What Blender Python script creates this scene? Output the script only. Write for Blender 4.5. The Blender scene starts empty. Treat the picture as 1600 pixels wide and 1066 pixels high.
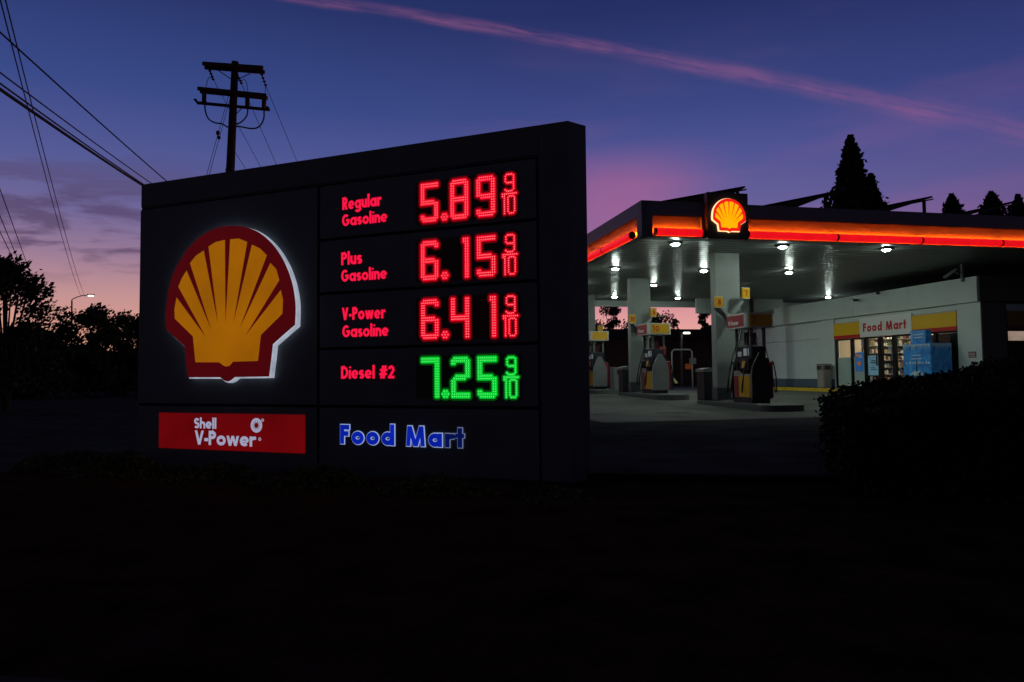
import bpy, bmesh, math, random
from mathutils import Vector, Matrix
C = bpy.context.scene.collection
random.seed(7)
R = math.radians
# ------------------------------------------------------------------ camera
FP = 1120.0; TILT = 52/FP; ROLL = .010
fw = Vector((0, math.cos(TILT), math.sin(TILT)))
up0 = Vector((0, -math.sin(TILT), math.cos(TILT))); rt0 = Vector((1, 0, 0))
RT = rt0*math.cos(ROLL) - up0*math.sin(ROLL)
UPV = up0*math.cos(ROLL) + rt0*math.sin(ROLL)
cam = bpy.data.cameras.new("Camera"); co = bpy.data.objects.new("Camera", cam); C.objects.link(co)
cam.sensor_width = 36; cam.lens = FP/1600*36; cam.clip_end = 3000; cam.clip_start = .05
m = Matrix.Identity(4)
for i in range(3):
    m[i][0] = RT[i]; m[i][1] = UPV[i]; m[i][2] = -fw[i]
co.matrix_world = m
bpy.context.scene.camera = co
def ray(x, y): return RT*((x-800)/FP) + UPV*((533-y)/FP) + fw
def atY(x, y, Y): d = ray(x, y); return d*(Y/d.y)
def atZ(x, y, Z): d = ray(x, y); return d*(Z/d.z)

sc = bpy.context.scene
sc.view_settings.view_transform = 'Standard'; sc.view_settings.look = 'None'
sc.view_settings.exposure = 0; sc.view_settings.gamma = 1
sc.view_settings.use_curve_mapping = False

# ------------------------------------------------------------------ world: dusk sky
def sl(r, g, b):
    f = lambda c: (c/255/12.92) if c/255 <= .04045 else ((c/255+.055)/1.055)**2.4
    return (f(r), f(g), f(b), 1)
W = bpy.data.worlds.new("World"); sc.world = W; W.use_nodes = True
NT = W.node_tree; NT.nodes.clear(); L = NT.links
def nd(t, **k):
    n = NT.nodes.new(t)
    for a, b in k.items(): setattr(n, a, b)
    return n
def mth(op, a, b=None, c=None, clamp=False):
    n = nd('ShaderNodeMath', operation=op); n.use_clamp = clamp
    for i, v in enumerate((a, b, c)):
        if v is None: continue
        if isinstance(v, (int, float)): n.inputs[i].default_value = v
        else: L.new(v, n.inputs[i])
    return n.outputs[0]
def mr(v, a, b, c=0., d=1., sm=True):
    n = nd('ShaderNodeMapRange', interpolation_type='SMOOTHSTEP' if sm else 'LINEAR'); L.new(v, n.inputs[0])
    for i, x in enumerate((a, b, c, d)): n.inputs[i+1].default_value = x
    return n.outputs[0]
def ramp(v, pts):
    n = nd('ShaderNodeValToRGB'); L.new(v, n.inputs[0]); e = n.color_ramp.elements
    while len(e) < len(pts): e.new(.5)
    for k, (p, c) in enumerate(pts): e[k].position = p; e[k].color = c
    return n.outputs[0]
def mixc(f, a, b, t='MIX'):
    n = nd('ShaderNodeMixRGB', blend_type=t)
    for i, v in enumerate((f, a, b)):
        if isinstance(v, (int, float, tuple)): n.inputs[i].default_value = v
        else: L.new(v, n.inputs[i])
    return n.outputs[0]
tc = nd('ShaderNodeTexCoord'); sep = nd('ShaderNodeSeparateXYZ'); L.new(tc.outputs['Generated'], sep.inputs[0])
X, Y, Z = sep.outputs
el = mth('MULTIPLY', mth('ARCSINE', Z), 180/math.pi)            # degrees
az = mth('MULTIPLY', mth('ARCTAN2', X, Y), 180/math.pi)          # 0 ahead, + right
ev = mth('DIVIDE', el, 40., clamp=True)
rampL = [(0, sl(232, 162, 128)), (3/40, sl(226, 158, 134)), (6/40, sl(196, 144, 146)), (8.5/40, sl(158, 124, 152)),
         (11.5/40, sl(112, 102, 154)), (15/40, sl(82, 88, 152)), (20/40, sl(50, 70, 138)), (27/40, sl(32, 48, 106)), (1, sl(20, 32, 78))]
rampR = [(0, sl(222, 150, 136)), (3/40, sl(236, 164, 154)), (6.5/40, sl(208, 130, 150)), (9/40, sl(142, 104, 155)),
         (12.5/40, sl(104, 95, 157)), (16.5/40, sl(76, 82, 150)), (20/40, sl(54, 68, 134)), (27/40, sl(32, 44, 102)), (1, sl(20, 30, 74))]
cl = ramp(ev, rampL); cr = ramp(ev, rampR)
colr = mixc(mr(az, -22, 8), cl, cr)
# right side a little darker and more violet
dk = mr(az, 12, 48)
colr = mixc(mth('MULTIPLY', dk, .85), colr, mixc(1., colr, (.62, .60, .74, 1), 'MULTIPLY'))
# wisps of cloud
mp = nd('ShaderNodeCombineXYZ'); L.new(mth('MULTIPLY', az, .06), mp.inputs[0]); L.new(mth('MULTIPLY', el, .30), mp.inputs[1])
nz = nd('ShaderNodeTexNoise'); nz.inputs['Scale'].default_value = 1.5; nz.inputs['Detail'].default_value = 7
nz.inputs['Roughness'].default_value = .55; nz.inputs['Distortion'].default_value = .4
L.new(mp.outputs[0], nz.inputs['Vector'])
# dark mauve streaks low on the left
band = mth('MULTIPLY', mr(el, 6.0, 8.5), mr(el, 17, 11))
lft = mr(az, -14, -26)
ck = mth('MULTIPLY', mth('MULTIPLY', mr(nz.outputs[0], .45, .56), band), lft)
colr = mixc(mth('MULTIPLY', ck, .70), colr, sl(82, 62, 98))
# faint pink wisps high in the middle
nz2 = nd('ShaderNodeTexNoise'); nz2.inputs['Scale'].default_value = 1.1; nz2.inputs['Detail'].default_value = 6
mp2 = nd('ShaderNodeMapping'); mp2.inputs['Rotation'].default_value = (0, 0, .5); mp2.inputs['Location'].default_value = (3.1, 7.7, 0)
L.new(mp.outputs[0], mp2.inputs[0]); L.new(mp2.outputs[0], nz2.inputs['Vector'])
wz = mth('MULTIPLY', mr(nz2.outputs[0], .46, .72), mth('MULTIPLY', mr(az, -12, 2), mr(el, 29, 14)))
colr = mixc(mth('MULTIPLY', wz, .12), colr, sl(168, 96, 150))
# pink patch above the canopy corner
pk = mth('MULTIPLY', mth('MULTIPLY', mr(az, 0, 8), mr(az, 19, 9)), mth('MULTIPLY', mr(el, 8, 13), mr(el, 18.5, 14)))
colr = mixc(mth('MULTIPLY', pk, .42), colr, sl(198, 100, 145))
# the vapour trail
a = ray(480, -2).normalized(); b = ray(1600, 206).normalized(); nrm = a.cross(b).normalized(); mid = (a+b).normalized()
ax = nrm.cross(mid).normalized()
def dotn(v):
    n = nd('ShaderNodeVectorMath', operation='DOT_PRODUCT'); L.new(tc.outputs['Generated'], n.inputs[0]); n.inputs[1].default_value = v
    return n.outputs['Value']
s_ = dotn(ax); dd = dotn(nrm)
pm = ray(1000, 86).normalized(); off = pm.dot(nrm); sa = b.dot(ax)
cv = mth('MULTIPLY', mth('SUBTRACT', 1., mth('POWER', mth('DIVIDE', s_, sa), 2.)), off)
wob = nd('ShaderNodeTexNoise'); wob.inputs['Scale'].default_value = 9; wob.inputs['Detail'].default_value = 5
L.new(tc.outputs['Generated'], wob.inputs['Vector'])
dist = mth('ADD', mth('SUBTRACT', dd, cv), mth('MULTIPLY', mth('SUBTRACT', wob.outputs[0], .5), .012))
ad = mth('DIVIDE', mth('ABSOLUTE', dist), mr(s_, -.4, .5, .85, 1.7))
trail = mr(ad, .0115, .001)
wob2 = nd('ShaderNodeTexNoise'); wob2.inputs['Scale'].default_value = 16; wob2.inputs['Detail'].default_value = 6
L.new(tc.outputs['Generated'], wob2.inputs['Vector'])
front = mth('MULTIPLY', mr(dotn(mid), .3, .6), mr(mth('ABSOLUTE', s_), .85, .4))
fc = nd('ShaderNodeCombineXYZ'); L.new(mth('MULTIPLY', s_, 11.), fc.inputs[0]); L.new(mth('MULTIPLY', dist, 190.), fc.inputs[1]); L.new(mth('MULTIPLY', s_, 3.), fc.inputs[2])
fib = nd('ShaderNodeTexNoise'); fib.inputs['Scale'].default_value = 1.; fib.inputs['Detail'].default_value = 7; fib.inputs['Roughness'].default_value = .65; L.new(fc.outputs[0], fib.inputs['Vector'])
tr = mth('MULTIPLY', mth('MULTIPLY', trail, mr(fib.outputs[0], .28, .68, .12, 1.15)), front)
tr = mth('MULTIPLY', tr, mr(wob2.outputs[0], .3, .6, .5, 1.))
tr = mth('MULTIPLY', tr, mr(s_, -.45, .45, 1.0, .85))
colr = mixc(mth('MULTIPLY', tr, .34), colr, sl(172, 98, 142))
# behind the viewer the sky is darker
bk = mr(Y, .72, -.05)
colr = mixc(mth('MULTIPLY', bk, .93), colr, (.017, .0185, .030, 1))
hs = nd('ShaderNodeHueSaturation'); hs.inputs['Saturation'].default_value = .95; L.new(colr, hs.inputs['Color']); colr = hs.outputs[0]
# below the horizon
colr = mixc(mr(el, 0., -4.), colr, (.004, .004, .005, 1))
sky = nd('ShaderNodeTexSky', sky_type='NISHITA'); sky.sun_disc = False; sky.sun_elevation = R(-6); sky.sun_rotation = R(-5)
b1 = nd('ShaderNodeBackground'); L.new(colr, b1.inputs[0]); b1.inputs[1].default_value = .97
b2 = nd('ShaderNodeBackground'); L.new(sky.outputs[0], b2.inputs[0]); b2.inputs[1].default_value = .02
ads = nd('ShaderNodeAddShader'); L.new(b1.outputs[0], ads.inputs[0]); L.new(b2.outputs[0], ads.inputs[1])
wo = nd('ShaderNodeOutputWorld'); L.new(ads.outputs[0], wo.inputs[0])

# ------------------------------------------------------------------ materials
MC = {}
def mat(name, col, rough=.6, spec=.3, metal=0, noise=0., nscale=8, bump=0., bscale=60, emis=None, es=0, col2=None, alpha=None):
    if name in MC: return MC[name]
    M = bpy.data.materials.new(name); M.use_nodes = True; t = M.node_tree; p = t.nodes['Principled BSDF']
    p.inputs['Base Color'].default_value = (*col, 1); p.inputs['Roughness'].default_value = rough
    p.inputs['Specular IOR Level'].default_value = spec; p.inputs['Metallic'].default_value = metal
    tcn = t.nodes.new('ShaderNodeTexCoord')
    if noise:
        n = t.nodes.new('ShaderNodeTexNoise'); n.inputs['Scale'].default_value = nscale; n.inputs['Detail'].default_value = 8
        t.links.new(tcn.outputs['Object'], n.inputs['Vector'])
        r = t.nodes.new('ShaderNodeValToRGB'); t.links.new(n.outputs[0], r.inputs[0])
        c2 = col2 or tuple(c*(1+noise) for c in col)
        r.color_ramp.elements[0].position = .3; r.color_ramp.elements[1].position = .7
        r.color_ramp.elements[0].color = (*[c*(1-noise) for c in col], 1); r.color_ramp.elements[1].color = (*c2, 1)
        t.links.new(r.outputs[0], p.inputs['Base Color'])
    if bump:
        n = t.nodes.new('ShaderNodeTexNoise'); n.inputs['Scale'].default_value = bscale; n.inputs['Detail'].default_value = 6
        t.links.new(tcn.outputs['Object'], n.inputs['Vector'])
        bn = t.nodes.new('ShaderNodeBump'); bn.inputs['Strength'].default_value = bump; bn.inputs['Distance'].default_value = .02
        t.links.new(n.outputs[0], bn.inputs['Height']); t.links.new(bn.outputs[0], p.inputs['Normal'])
    if emis:
        p.inputs['Emission Color'].default_value = (*emis, 1); p.inputs['Emission Strength'].default_value = es
    MC[name] = M; return M
def emi(name, col, s=1., noise=0, nscale=3, base=.02):
    if name in MC: return MC[name]
    M = mat(name, (base,)*3, .35, .3, emis=col, es=s)
    if noise:
        t = M.node_tree; p = t.nodes['Principled BSDF']
        tcn = t.nodes.new('ShaderNodeTexCoord'); n = t.nodes.new('ShaderNodeTexNoise'); n.inputs['Scale'].default_value = nscale
        n.inputs['Detail'].default_value = 3
        t.links.new(tcn.outputs['Object'], n.inputs['Vector'])
        mm = t.nodes.new('ShaderNodeMapRange'); t.links.new(n.outputs[0], mm.inputs[0])
        mm.inputs[1].default_value = .3; mm.inputs[2].default_value = .7
        mm.inputs[3].default_value = s*(1-noise); mm.inputs[4].default_value = s*(1+noise)
        t.links.new(mm.outputs[0], p.inputs['Emission Strength'])
    return M

# ------------------------------------------------------------------ mesh helpers
class MB:
    def __init__(s): s.v = []; s.f = []; s.m = []; s.sm = []; s.mats = []
    def mi(s, M):
        if M not in s.mats: s.mats.append(M)
        return s.mats.index(M)
    def face(s, pts, M):
        i = len(s.v); s.v += [tuple(p) for p in pts]; s.f.append(tuple(range(i, i+len(pts)))); s.m.append(s.mi(M)); s.sm.append(False)
    def box(s, c, d, M, rz=0, taper=1., rx=0):
        cx, cy, cz = c; x, y, z = d[0]/2, d[1]/2, d[2]/2; i = len(s.v)
        cr, sr = math.cos(rz), math.sin(rz)
        for kz in (-1, 1):
            t = taper if kz > 0 else 1
            for kx, ky in ((-1, -1), (1, -1), (1, 1), (-1, 1)):
                a, b = kx*x*t, ky*y*t
                s.v.append((cx+a*cr-b*sr, cy+a*sr+b*cr, cz+kz*z))
        for q in ((3, 2, 1, 0), (4, 5, 6, 7), (0, 1, 5, 4), (1, 2, 6, 5), (2, 3, 7, 6), (3, 0, 4, 7)):
            s.f.append(tuple(i+k for k in q)); s.m.append(s.mi(M)); s.sm.append(False)
        return s
    def b(s, x0, x1, y0, y1, z0, z1, M): return s.box(((x0+x1)/2, (y0+y1)/2, (z0+z1)/2), (x1-x0, y1-y0, z1-z0), M)
    def prism(s, pts, axis, a, b, M, Mside=None):
        """outline pts (2D) extruded along axis from a to b. axis 'x': pts=(y,z); 'y': pts=(x,z); 'z': pts=(x,y)"""
        def P(p, t):
            return (t, p[0], p[1]) if axis == 'x' else (p[0], t, p[1]) if axis == 'y' else (p[0], p[1], t)
        n = len(pts); i = len(s.v)
        s.v += [P(p, a) for p in pts] + [P(p, b) for p in pts]
        s.f.append(tuple(range(i, i+n))[::-1]); s.m.append(s.mi(M)); s.sm.append(False)
        s.f.append(tuple(range(i+n, i+2*n))); s.m.append(s.mi(M)); s.sm.append(False)
        for k in range(n):
            s.f.append((i+k, i+(k+1) % n, i+n+(k+1) % n, i+n+k)); s.m.append(s.mi(Mside or M)); s.sm.append(False)
        return s
    def tube(s, pts, r, M, n=8, cap=True):
        pts = [Vector(p) for p in pts]; rr = r if isinstance(r, (list, tuple)) else [r]*len(pts); i0 = len(s.v)
        prev = None
        for k, p in enumerate(pts):
            t = (pts[min(k+1, len(pts)-1)]-pts[max(k-1, 0)]).normalized()
            if prev is None:
                prev = t.cross(Vector((0, 0, 1)) if abs(t.z) < .9 else Vector((1, 0, 0))).normalized()
            x = (prev-t*prev.dot(t)).normalized(); prev = x; y = t.cross(x)
            for j in range(n):
                a = 2*math.pi*j/n; s.v.append(tuple(p+(x*math.cos(a)+y*math.sin(a))*rr[k]))
        for k in range(len(pts)-1):
            for j in range(n):
                a = i0+k*n; b = a+n; j2 = (j+1) % n
                s.f.append((a+j, a+j2, b+j2, b+j)); s.m.append(s.mi(M)); s.sm.append(True)
        if cap:
            s.f.append(tuple(i0+j for j in range(n))[::-1]); s.m.append(s.mi(M)); s.sm.append(False)
            e = i0+(len(pts)-1)*n; s.f.append(tuple(e+j for j in range(n))); s.m.append(s.mi(M)); s.sm.append(False)
        return s
    def lathe(s, prof, c, M, n=16):
        i0 = len(s.v)
        for r, z in prof:
            for j in range(n):
                a = 2*math.pi*j/n; s.v.append((c[0]+r*math.cos(a), c[1]+r*math.sin(a), c[2]+z))
        for k in range(len(prof)-1):
            for j in range(n):
                a = i0+k*n; b = a+n; j2 = (j+1) % n
                s.f.append((a+j, a+j2, b+j2, b+j)); s.m.append(s.mi(M)); s.sm.append(True)
        return s
    def build(s, name, parent=None, bevel=0):
        me = bpy.data.meshes.new(name); me.from_pydata(s.v, [], s.f)
        for M in s.mats: me.materials.append(M)
        me.polygons.foreach_set('material_index', s.m); me.polygons.foreach_set('use_smooth', s.sm)
        o = bpy.data.objects.new(name, me); C.objects.link(o)
        if parent: o.parent = parent
        if any(len(f) > 4 for f in s.f):
            bm = bmesh.new(); bm.from_mesh(me)
            bmesh.ops.triangulate(bm, faces=[f for f in bm.faces if len(f.verts) > 4]); bm.to_mesh(me); bm.free()
        if bevel:
            md = o.modifiers.new('bevel', 'BEVEL'); md.width = bevel; md.segments = 2; md.limit_method = 'ANGLE'
        return o
def tag(o, label=None, cat=None, group=None, kind=None):
    if label: o['label'] = label
    if cat: o['category'] = cat
    if group: o['group'] = group
    if kind: o['kind'] = kind
    return o
def empty(name, loc, rz=0, label=None, cat=None, group=None):
    o = bpy.data.objects.new(name, None); C.objects.link(o); o.location = loc; o.rotation_euler = (0, 0, rz)
    o.empty_display_size = .2
    return tag(o, label, cat, group)
def kids(o): return [c for c in C.objects if c.parent == o]
def copy_tree(o, parent=None):
    c = o.copy(); C.objects.link(c); c.parent = parent
    for ch in kids(o): copy_tree(ch, c)
    return c

# ------------------------------------------------------------------ lettering (stroke-built sans capitals)
def arc(cx, cy, rx, ry, a0, a1, n=16):
    return [(cx+rx*math.cos(R(a0+(a1-a0)*k/n)), cy+ry*math.sin(R(a0+(a1-a0)*k/n))) for k in range(n+1)]
XH = .69
def glyph(ch, w):
    h = w/2; S = []; D = []   # S polylines; D diagonals (x0,y0,x1,y1) cut level
    ring = lambda W, H, y0=0: arc(W/2, y0+H/2, W/2-h, H/2-h, 0, 360, 26)
    if ch == ' ': return .34, S, D
    if ch == 'F': return .56, [[(h, 0), (h, 1)], [(h, 1-h), (.56, 1-h)], [(h, .54), (.52, .54)]], D
    if ch == 'M':
        return 1.06, S, [(h*1.15, 0, .24, 1), (.24, 1, .53, .0), (.53, .0, .82, 1), (.82, 1, 1.06-h*1.15, 0)]
    if ch == 'a': return .74, [ring(.72, XH), [(.74-h, 0), (.74-h, XH)]], D
    if ch == 'o': return .72, [ring(.72, XH)], D
    if ch == 'd': return .74, [ring(.72, XH), [(.74-h, 0), (.74-h, 1.06)]], D
    if ch == 'e':
        return .7, [arc(.35, XH/2, .35-h, XH/2-h, 0, 318, 24), [(w*.6, XH/2-.015), (.7-h*.6, XH/2-.015), .62]], D
    if ch == 'g':
        return .72, [ring(.72, XH), [(.72-h, XH), (.72-h, -.06)]+arc(.36, -.06, .36-h, .25-h, 0, -165, 14)], D
    if ch == 'r': return .46, [[(h, 0), (h, XH)], arc(.42, .40, .42-h, XH-h-.40, 175, 82, 8)+[(.48, XH-h)]], D
    if ch == 't': return .46, [[(.23, 0), (.23, .96)], [(0, XH-h*.8), (.46, XH-h*.8), .8]], D
    if ch == 'u': return .62, [[(h, XH), (h, .3)]+arc(.31, .3, .31-h, .3-h, 180, 360, 12)+[(.62-h, XH)], [(.62-h, 0), (.62-h, .4)]], D
    if ch == 'n': return .62, [[(.62-h, 0), (.62-h, .38)]+arc(.31, .38, .31-h, XH-.38-h, 0, 180, 12)+[(h, .3)], [(h, 0), (h, XH)]], D
    if ch == 'h': return .62, [[(.62-h, 0), (.62-h, .38)]+arc(.31, .38, .31-h, XH-.38-h, 0, 180, 12)+[(h, .3)], [(h, 0), (h, 1.06)]], D
    if ch == 'l': return w, [[(h, 0), (h, 1.06)]], D
    if ch == 'i': return w, [[(h, 0), (h, XH)], arc(h, .9, .01, h*.55, 90, -90, 4)], D
    if ch in 'sS':
        H, Wd = (XH, .52) if ch == 's' else (1., .62)
        ry = (H-w)/4; rx = Wd/2-h
        return Wd, [arc(Wd/2, H-h-ry, rx, ry, 25, 270, 16)+arc(Wd/2, h+ry, rx, ry, 90, -150, 16)[1:]], D
    if ch in 'PR':
        S = [[(h, 0), (h, 1)], [(h, 1-h), (.3, 1-h)]+arc(.3, .71, .3-h, .29-h, 90, -90, 12)+[(h, .42+h)]]
        return (.6, S, D) if ch == 'P' else (.64, S, [(.3, .5, .64-h*1.1, 0)])
    if ch == 'D': return .72, [[(h, 0), (h, 1)], [(h, 1-h), (.25, 1-h)]+arc(.25, .5, .47-h, .5-h, 90, -90, 16)+[(h, h)]], D
    if ch == 'G': return .86, [arc(.43, .5, .43-h, .5-h, 48, 355, 26), [(.45, .5-h*.2), (.86, .5-h*.2)]], D
    if ch == 'V': return .76, S, [(h*1.1, 1, .38, 0), (.76-h*1.1, 1, .38, 0)]
    if ch == 'w': return 1., S, [(h*1.1, XH, .29, 0), (.29, 0, .5, XH), (.5, XH, .71, 0), (.71, 0, 1-h*1.1, XH)]
    if ch == '-': return .3, [[(0, .37), (.3, .37)]], D
    if ch == '#': return .8, [[(.06, .66), (.8, .66), .8], [(0, .34), (.74, .34), .8]], [(.18, 0, .38, 1), (.42, 0, .62, 1)]
    if ch == '2': return .6, [arc(.3, .70, .3-h, .3-h, 175, -25, 14), [(0, h), (.6, h)]], [(h*1.25, h, .57-h*.6, .62)]
    if ch == '1': return .3, [[(.3-h, 0), (.3-h, 1)], [(0, 1-h), (.3, 1-h)]], D
    if ch == '0': return .62, [ring(.62, 1)], D
    if ch == '8': return .62, [ring(.62, .57), arc(.31, .74, .27-h, .26-h, 0, 360, 20)], D
    if ch == '7': return .6, [[(0, 1-h), (.6, 1-h)]], [(.22, 0, .6-h, 1-h)]
    if ch == '9': return .62, [ring(.62, .62, .38), [(.62-h, .69), (.62-h, .4)]+arc(.31, .4, .31-h, .4-h, 0, -140, 12)], D
    raise ValueError(ch)
def strip(mb, pts, hw, put, M, ext=0.):
    wf = 1.
    if isinstance(pts[-1], (int, float)): wf = pts[-1]; pts = pts[:-1]
    hw = hw*wf + (0 if wf == 1 else 0)
    closed = len(pts) > 3 and abs(pts[0][0]-pts[-1][0]) < 1e-6 and abs(pts[0][1]-pts[-1][1]) < 1e-6
    P = [Vector(p) for p in pts]
    if closed: P = P[:-1]
    n = len(P)
    if not closed and ext:
        P[0] = P[0]-(P[1]-P[0]).normalized()*ext; P[-1] = P[-1]+(P[-1]-P[-2]).normalized()*ext
    A = []; B = []
    for k in range(n):
        if closed: d0 = (P[k]-P[k-1]).normalized(); d1 = (P[(k+1) % n]-P[k]).normalized()
        else:
            d0 = (P[k]-P[k-1]).normalized() if k else (P[1]-P[0]).normalized()
            d1 = (P[k+1]-P[k]).normalized() if k < n-1 else d0
        n0 = Vector((-d0.y, d0.x)); n1 = Vector((-d1.y, d1.x)); mm = (n0+n1).normalized()
        q = hw/max(.5, mm.dot(n0)); A.append(P[k]+mm*q); B.append(P[k]-mm*q)
    r = range(n) if closed else range(n-1)
    for k in r:
        k2 = (k+1) % n
        mb.face([put(A[k]), put(B[k]), put(B[k2]), put(A[k2])], M)
def text(mb, s, x0, z0, width, cap, wt, y, M, track=.1, grow=0., axis='xz', step=.0004, Mf=None):
    """letters on the plane y; width and cap in metres; wt stroke relative to cap"""
    G = [glyph(c, wt) for c in s]
    nat = sum(g[0] for g in G)+track*(len(G)-1)
    fixed = wt*sum(1 for c in s if c != ' ')
    sx = (width/cap-fixed)/(nat-fixed)
    x = 0.; dy = 0
    for c, (Wd, S, D) in zip(s, G):
        h = wt/2
        Mm = Mf(x*cap/width) if Mf else M
        def fx(px): return x + h + (px-h)*sx
        for pl in S:
            wf = pl[-1:] if isinstance(pl[-1], (int, float)) else []
            q = [(fx(p[0]), p[1]) for p in (pl[:-1] if wf else pl)]
            dy += step; yy = y-dy
            strip(mb, q+wf, h+grow/cap, lambda v: (x0+v[0]*cap, yy, z0+v[1]*cap), Mm, ext=grow/cap)
        for (ax_, ay, bx, by) in D:
            dy += step; yy = y-dy
            ax2, bx2 = fx(ax_), fx(bx)
            if ay > by: ax2, ay, bx2, by = bx2, by, ax2, ay
            sl_ = (bx2-ax2)/(by-ay); g = grow/cap; ay -= g; by += g; ax2 -= sl_*g; bx2 += sl_*g
            hh = (h*.95+g)*math.hypot(1, sl_)
            pt = [(ax2-hh, ay), (ax2+hh, ay), (bx2+hh, by), (bx2-hh, by)]
            mb.face([(x0+p[0]*cap, yy, z0+p[1]*cap) for p in pt], Mm)
        if c == ' ': x += Wd*sx
        else: x += wt+(Wd-wt)*sx
        x += track*sx
def emblem_outline():
    """scallop emblem, pixel-free canonical outline in unit height (x right, z up, origin centre bottom)"""
    o = [(-.390, .0), (-.425, .30), (-.605, .485), (-.605, .56), (-.59, .66), (-.555, .77), (-.50, .87), (-.42, .965), (-.31, 1.04), (-.17, 1.09), (0, 1.11)]
    o = o + [(-x, z) for x, z in reversed(o[:-1])]
    o += [(.095, .0), (.055, -.045), (.025, -.062), (0, -.067), (-.025, -.062), (-.055, -.045), (-.095, .0)]
    return o

# ------------------------------------------------------------------ ROADSIDE SIGN
GZ = -1.12                     # ground below the sign
P1 = atY(889, 189, 6.4); ZT = P1.z; P0 = atZ(222, 289, ZT)
SW = (Vector((P1.x, P1.y))-Vector((P0.x, P0.y))).length
sang = math.atan2(P1.y-P0.y, P1.x-P0.x)
H = ZT-GZ
cab = mat('sign_paint', (.104, .116, .128), .55, .3, noise=.10, nscale=3, bump=.05, bscale=300)
cab2 = mat('sign_panel_paint', (.114, .128, .142), .5, .35, noise=.12, nscale=2.2, bump=.05, bscale=200)
dark = mat('dark_gap_and_shade', (.008, .008, .009), .8, .1)
sign = empty('gas_price_sign', (P0.x, P0.y, GZ), sang, 'wide dark monument sign with fuel prices and a scallop emblem standing in low shrubs', 'sign')
mb = MB()
foot = [(0, 0), (SW, 0), (SW+.104, .18), (SW+.02, .40), (0, .40)]
mb.prism(foot, 'z', 0, H, cab); mb.build('cabinet', sign, bevel=.006)
def S(v): return H+v
def panel(u0, u1, v0, v1, nm='face_panel', M=cab2, t=.018):
    return MB().b(u0, u1, -t, -.0005, S(v0), S(v1), M).build(nm, sign, bevel=.004)
MB().b(.006, 5.0, -.004, -.0002, S(-3.42), S(-.29), dark).build('seam_backing', sign)
panel(.003, 2.545, -2.585, -.31)
rows = [(-.31, -.862), (-.890, -1.424), (-1.452, -1.996), (-2.024, -2.585)]
for a_, b_ in rows: panel(2.58, 4.985, b_, a_)
panel(.003, 2.545, -3.42, -2.615); panel(2.58, 4.985, -3.42, -2.615)
MB().b(5.015, SW, -.012, -.0004, S(-3.42), S(-.0), cab).build('frame_border', sign, bevel=.004)
MB().b(.003, 5.012, -.012, -.0004, S(-.275), S(-.0), cab).build('frame_border', sign, bevel=.004)
# emblem
def sp(x, y, off=0.):
    es = Vector((math.cos(sang), math.sin(sang), 0)); n = Vector((es.y, -es.x, 0)); d = ray(x, y)
    o = P0+n*off; t = o.dot(n)/d.dot(n); q = d*t-P0; return q.dot(es), q.z
EO = .085
zp = lambda pts: [(lambda q: (q[0], S(q[1])))(sp(220+x/3.331, 300+y/3.331, EO)) for x, y in pts]
outer_px = [(245, 965), (240, 930), (228, 805), (180, 760), (131, 712), (129, 660), (132, 600), (142, 520), (160, 450), (190, 382), (234, 310), (290, 248), (345, 209),
            (405, 185), (450, 178), (500, 177), (550, 184), (600, 203), (650, 237), (700, 289), (745, 360), (778, 440), (798, 520), (806, 600), (803, 692),
            (745, 742), (688, 793), (678, 880), (668, 961), (490, 964), (470, 980), (453, 987), (435, 982), (413, 965)]
yel_px = [(285, 887), (272, 752), (178, 660), (176, 610), (187, 550), (343, 762), (196, 494), (214, 450), (239, 410), (370, 725), (257, 371), (285, 335), (328, 305),
          (405, 705), (353, 285), (390, 261), (438, 250), (441, 697), (466, 247), (510, 243), (554, 260), (478, 703), (579, 275), (620, 294), (656, 330), (510, 722),
          (675, 370), (705, 402), (721, 459), (540, 755), (729, 511), (740, 560), (737, 634), (625, 745), (610, 880), (480, 884), (462, 905), (443, 909), (428, 902), (408, 887)]
def smooth(pts, n=3, keep=55):
    """Catmull-Rom through soft corners, sharp ones kept"""
    out = []; N = len(pts)
    for k in range(N):
        p0, p1, p2, p3 = [Vector(pts[(k+j-1) % N]) for j in range(4)]
        c1 = (p1-p0).angle(p2-p1) > R(keep*.5); c2 = (p2-p1).angle(p3-p2) > R(keep*.5)
        for j in range(n):
            t = j/n; m1 = (p2-p1) if c1 else (p2-p0)/2; m2 = (p2-p1) if c2 else (p3-p1)/2
            q = p1*(2*t**3-3*t*t+1)+m1*(t**3-2*t*t+t)+p2*(-2*t**3+3*t*t)+m2*(t**3-t*t)
            out.append((q.x, q.y))
    return out
OUT = smooth(zp(outer_px)); YEL = zp(yel_px)
e_red = emi('emblem_red_dim', (.060, .0010, .0022), 1., .10, 2.); e_yel = emi('emblem_yellow_dim', (.30, .098, .0005), 1., .16, 1.6)
e_wht = emi('emblem_edge_white', (.31, .345, .42), 1., .25, 6., base=.3)
em = MB().prism(OUT, 'y', -EO, -.02, e_red, e_wht).build('emblem', sign); em['label'] = 'scallop emblem standing proud of the panel, white lit edge'
_cu = sum(p[0] for p in OUT)/len(OUT); _cz = sum(p[1] for p in OUT)/len(OUT)
MB().prism([(_cu+.010+(a-_cu)*1.004, _cz-.013+(b-_cz)*1.004) for a, b in OUT], 'y', -EO+.012, -.0195, e_wht).build('can_edge', em)
MB().prism(YEL[::-1], 'y', -EO-.003, -EO-.0002, e_yel).build('shell', em)
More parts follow.
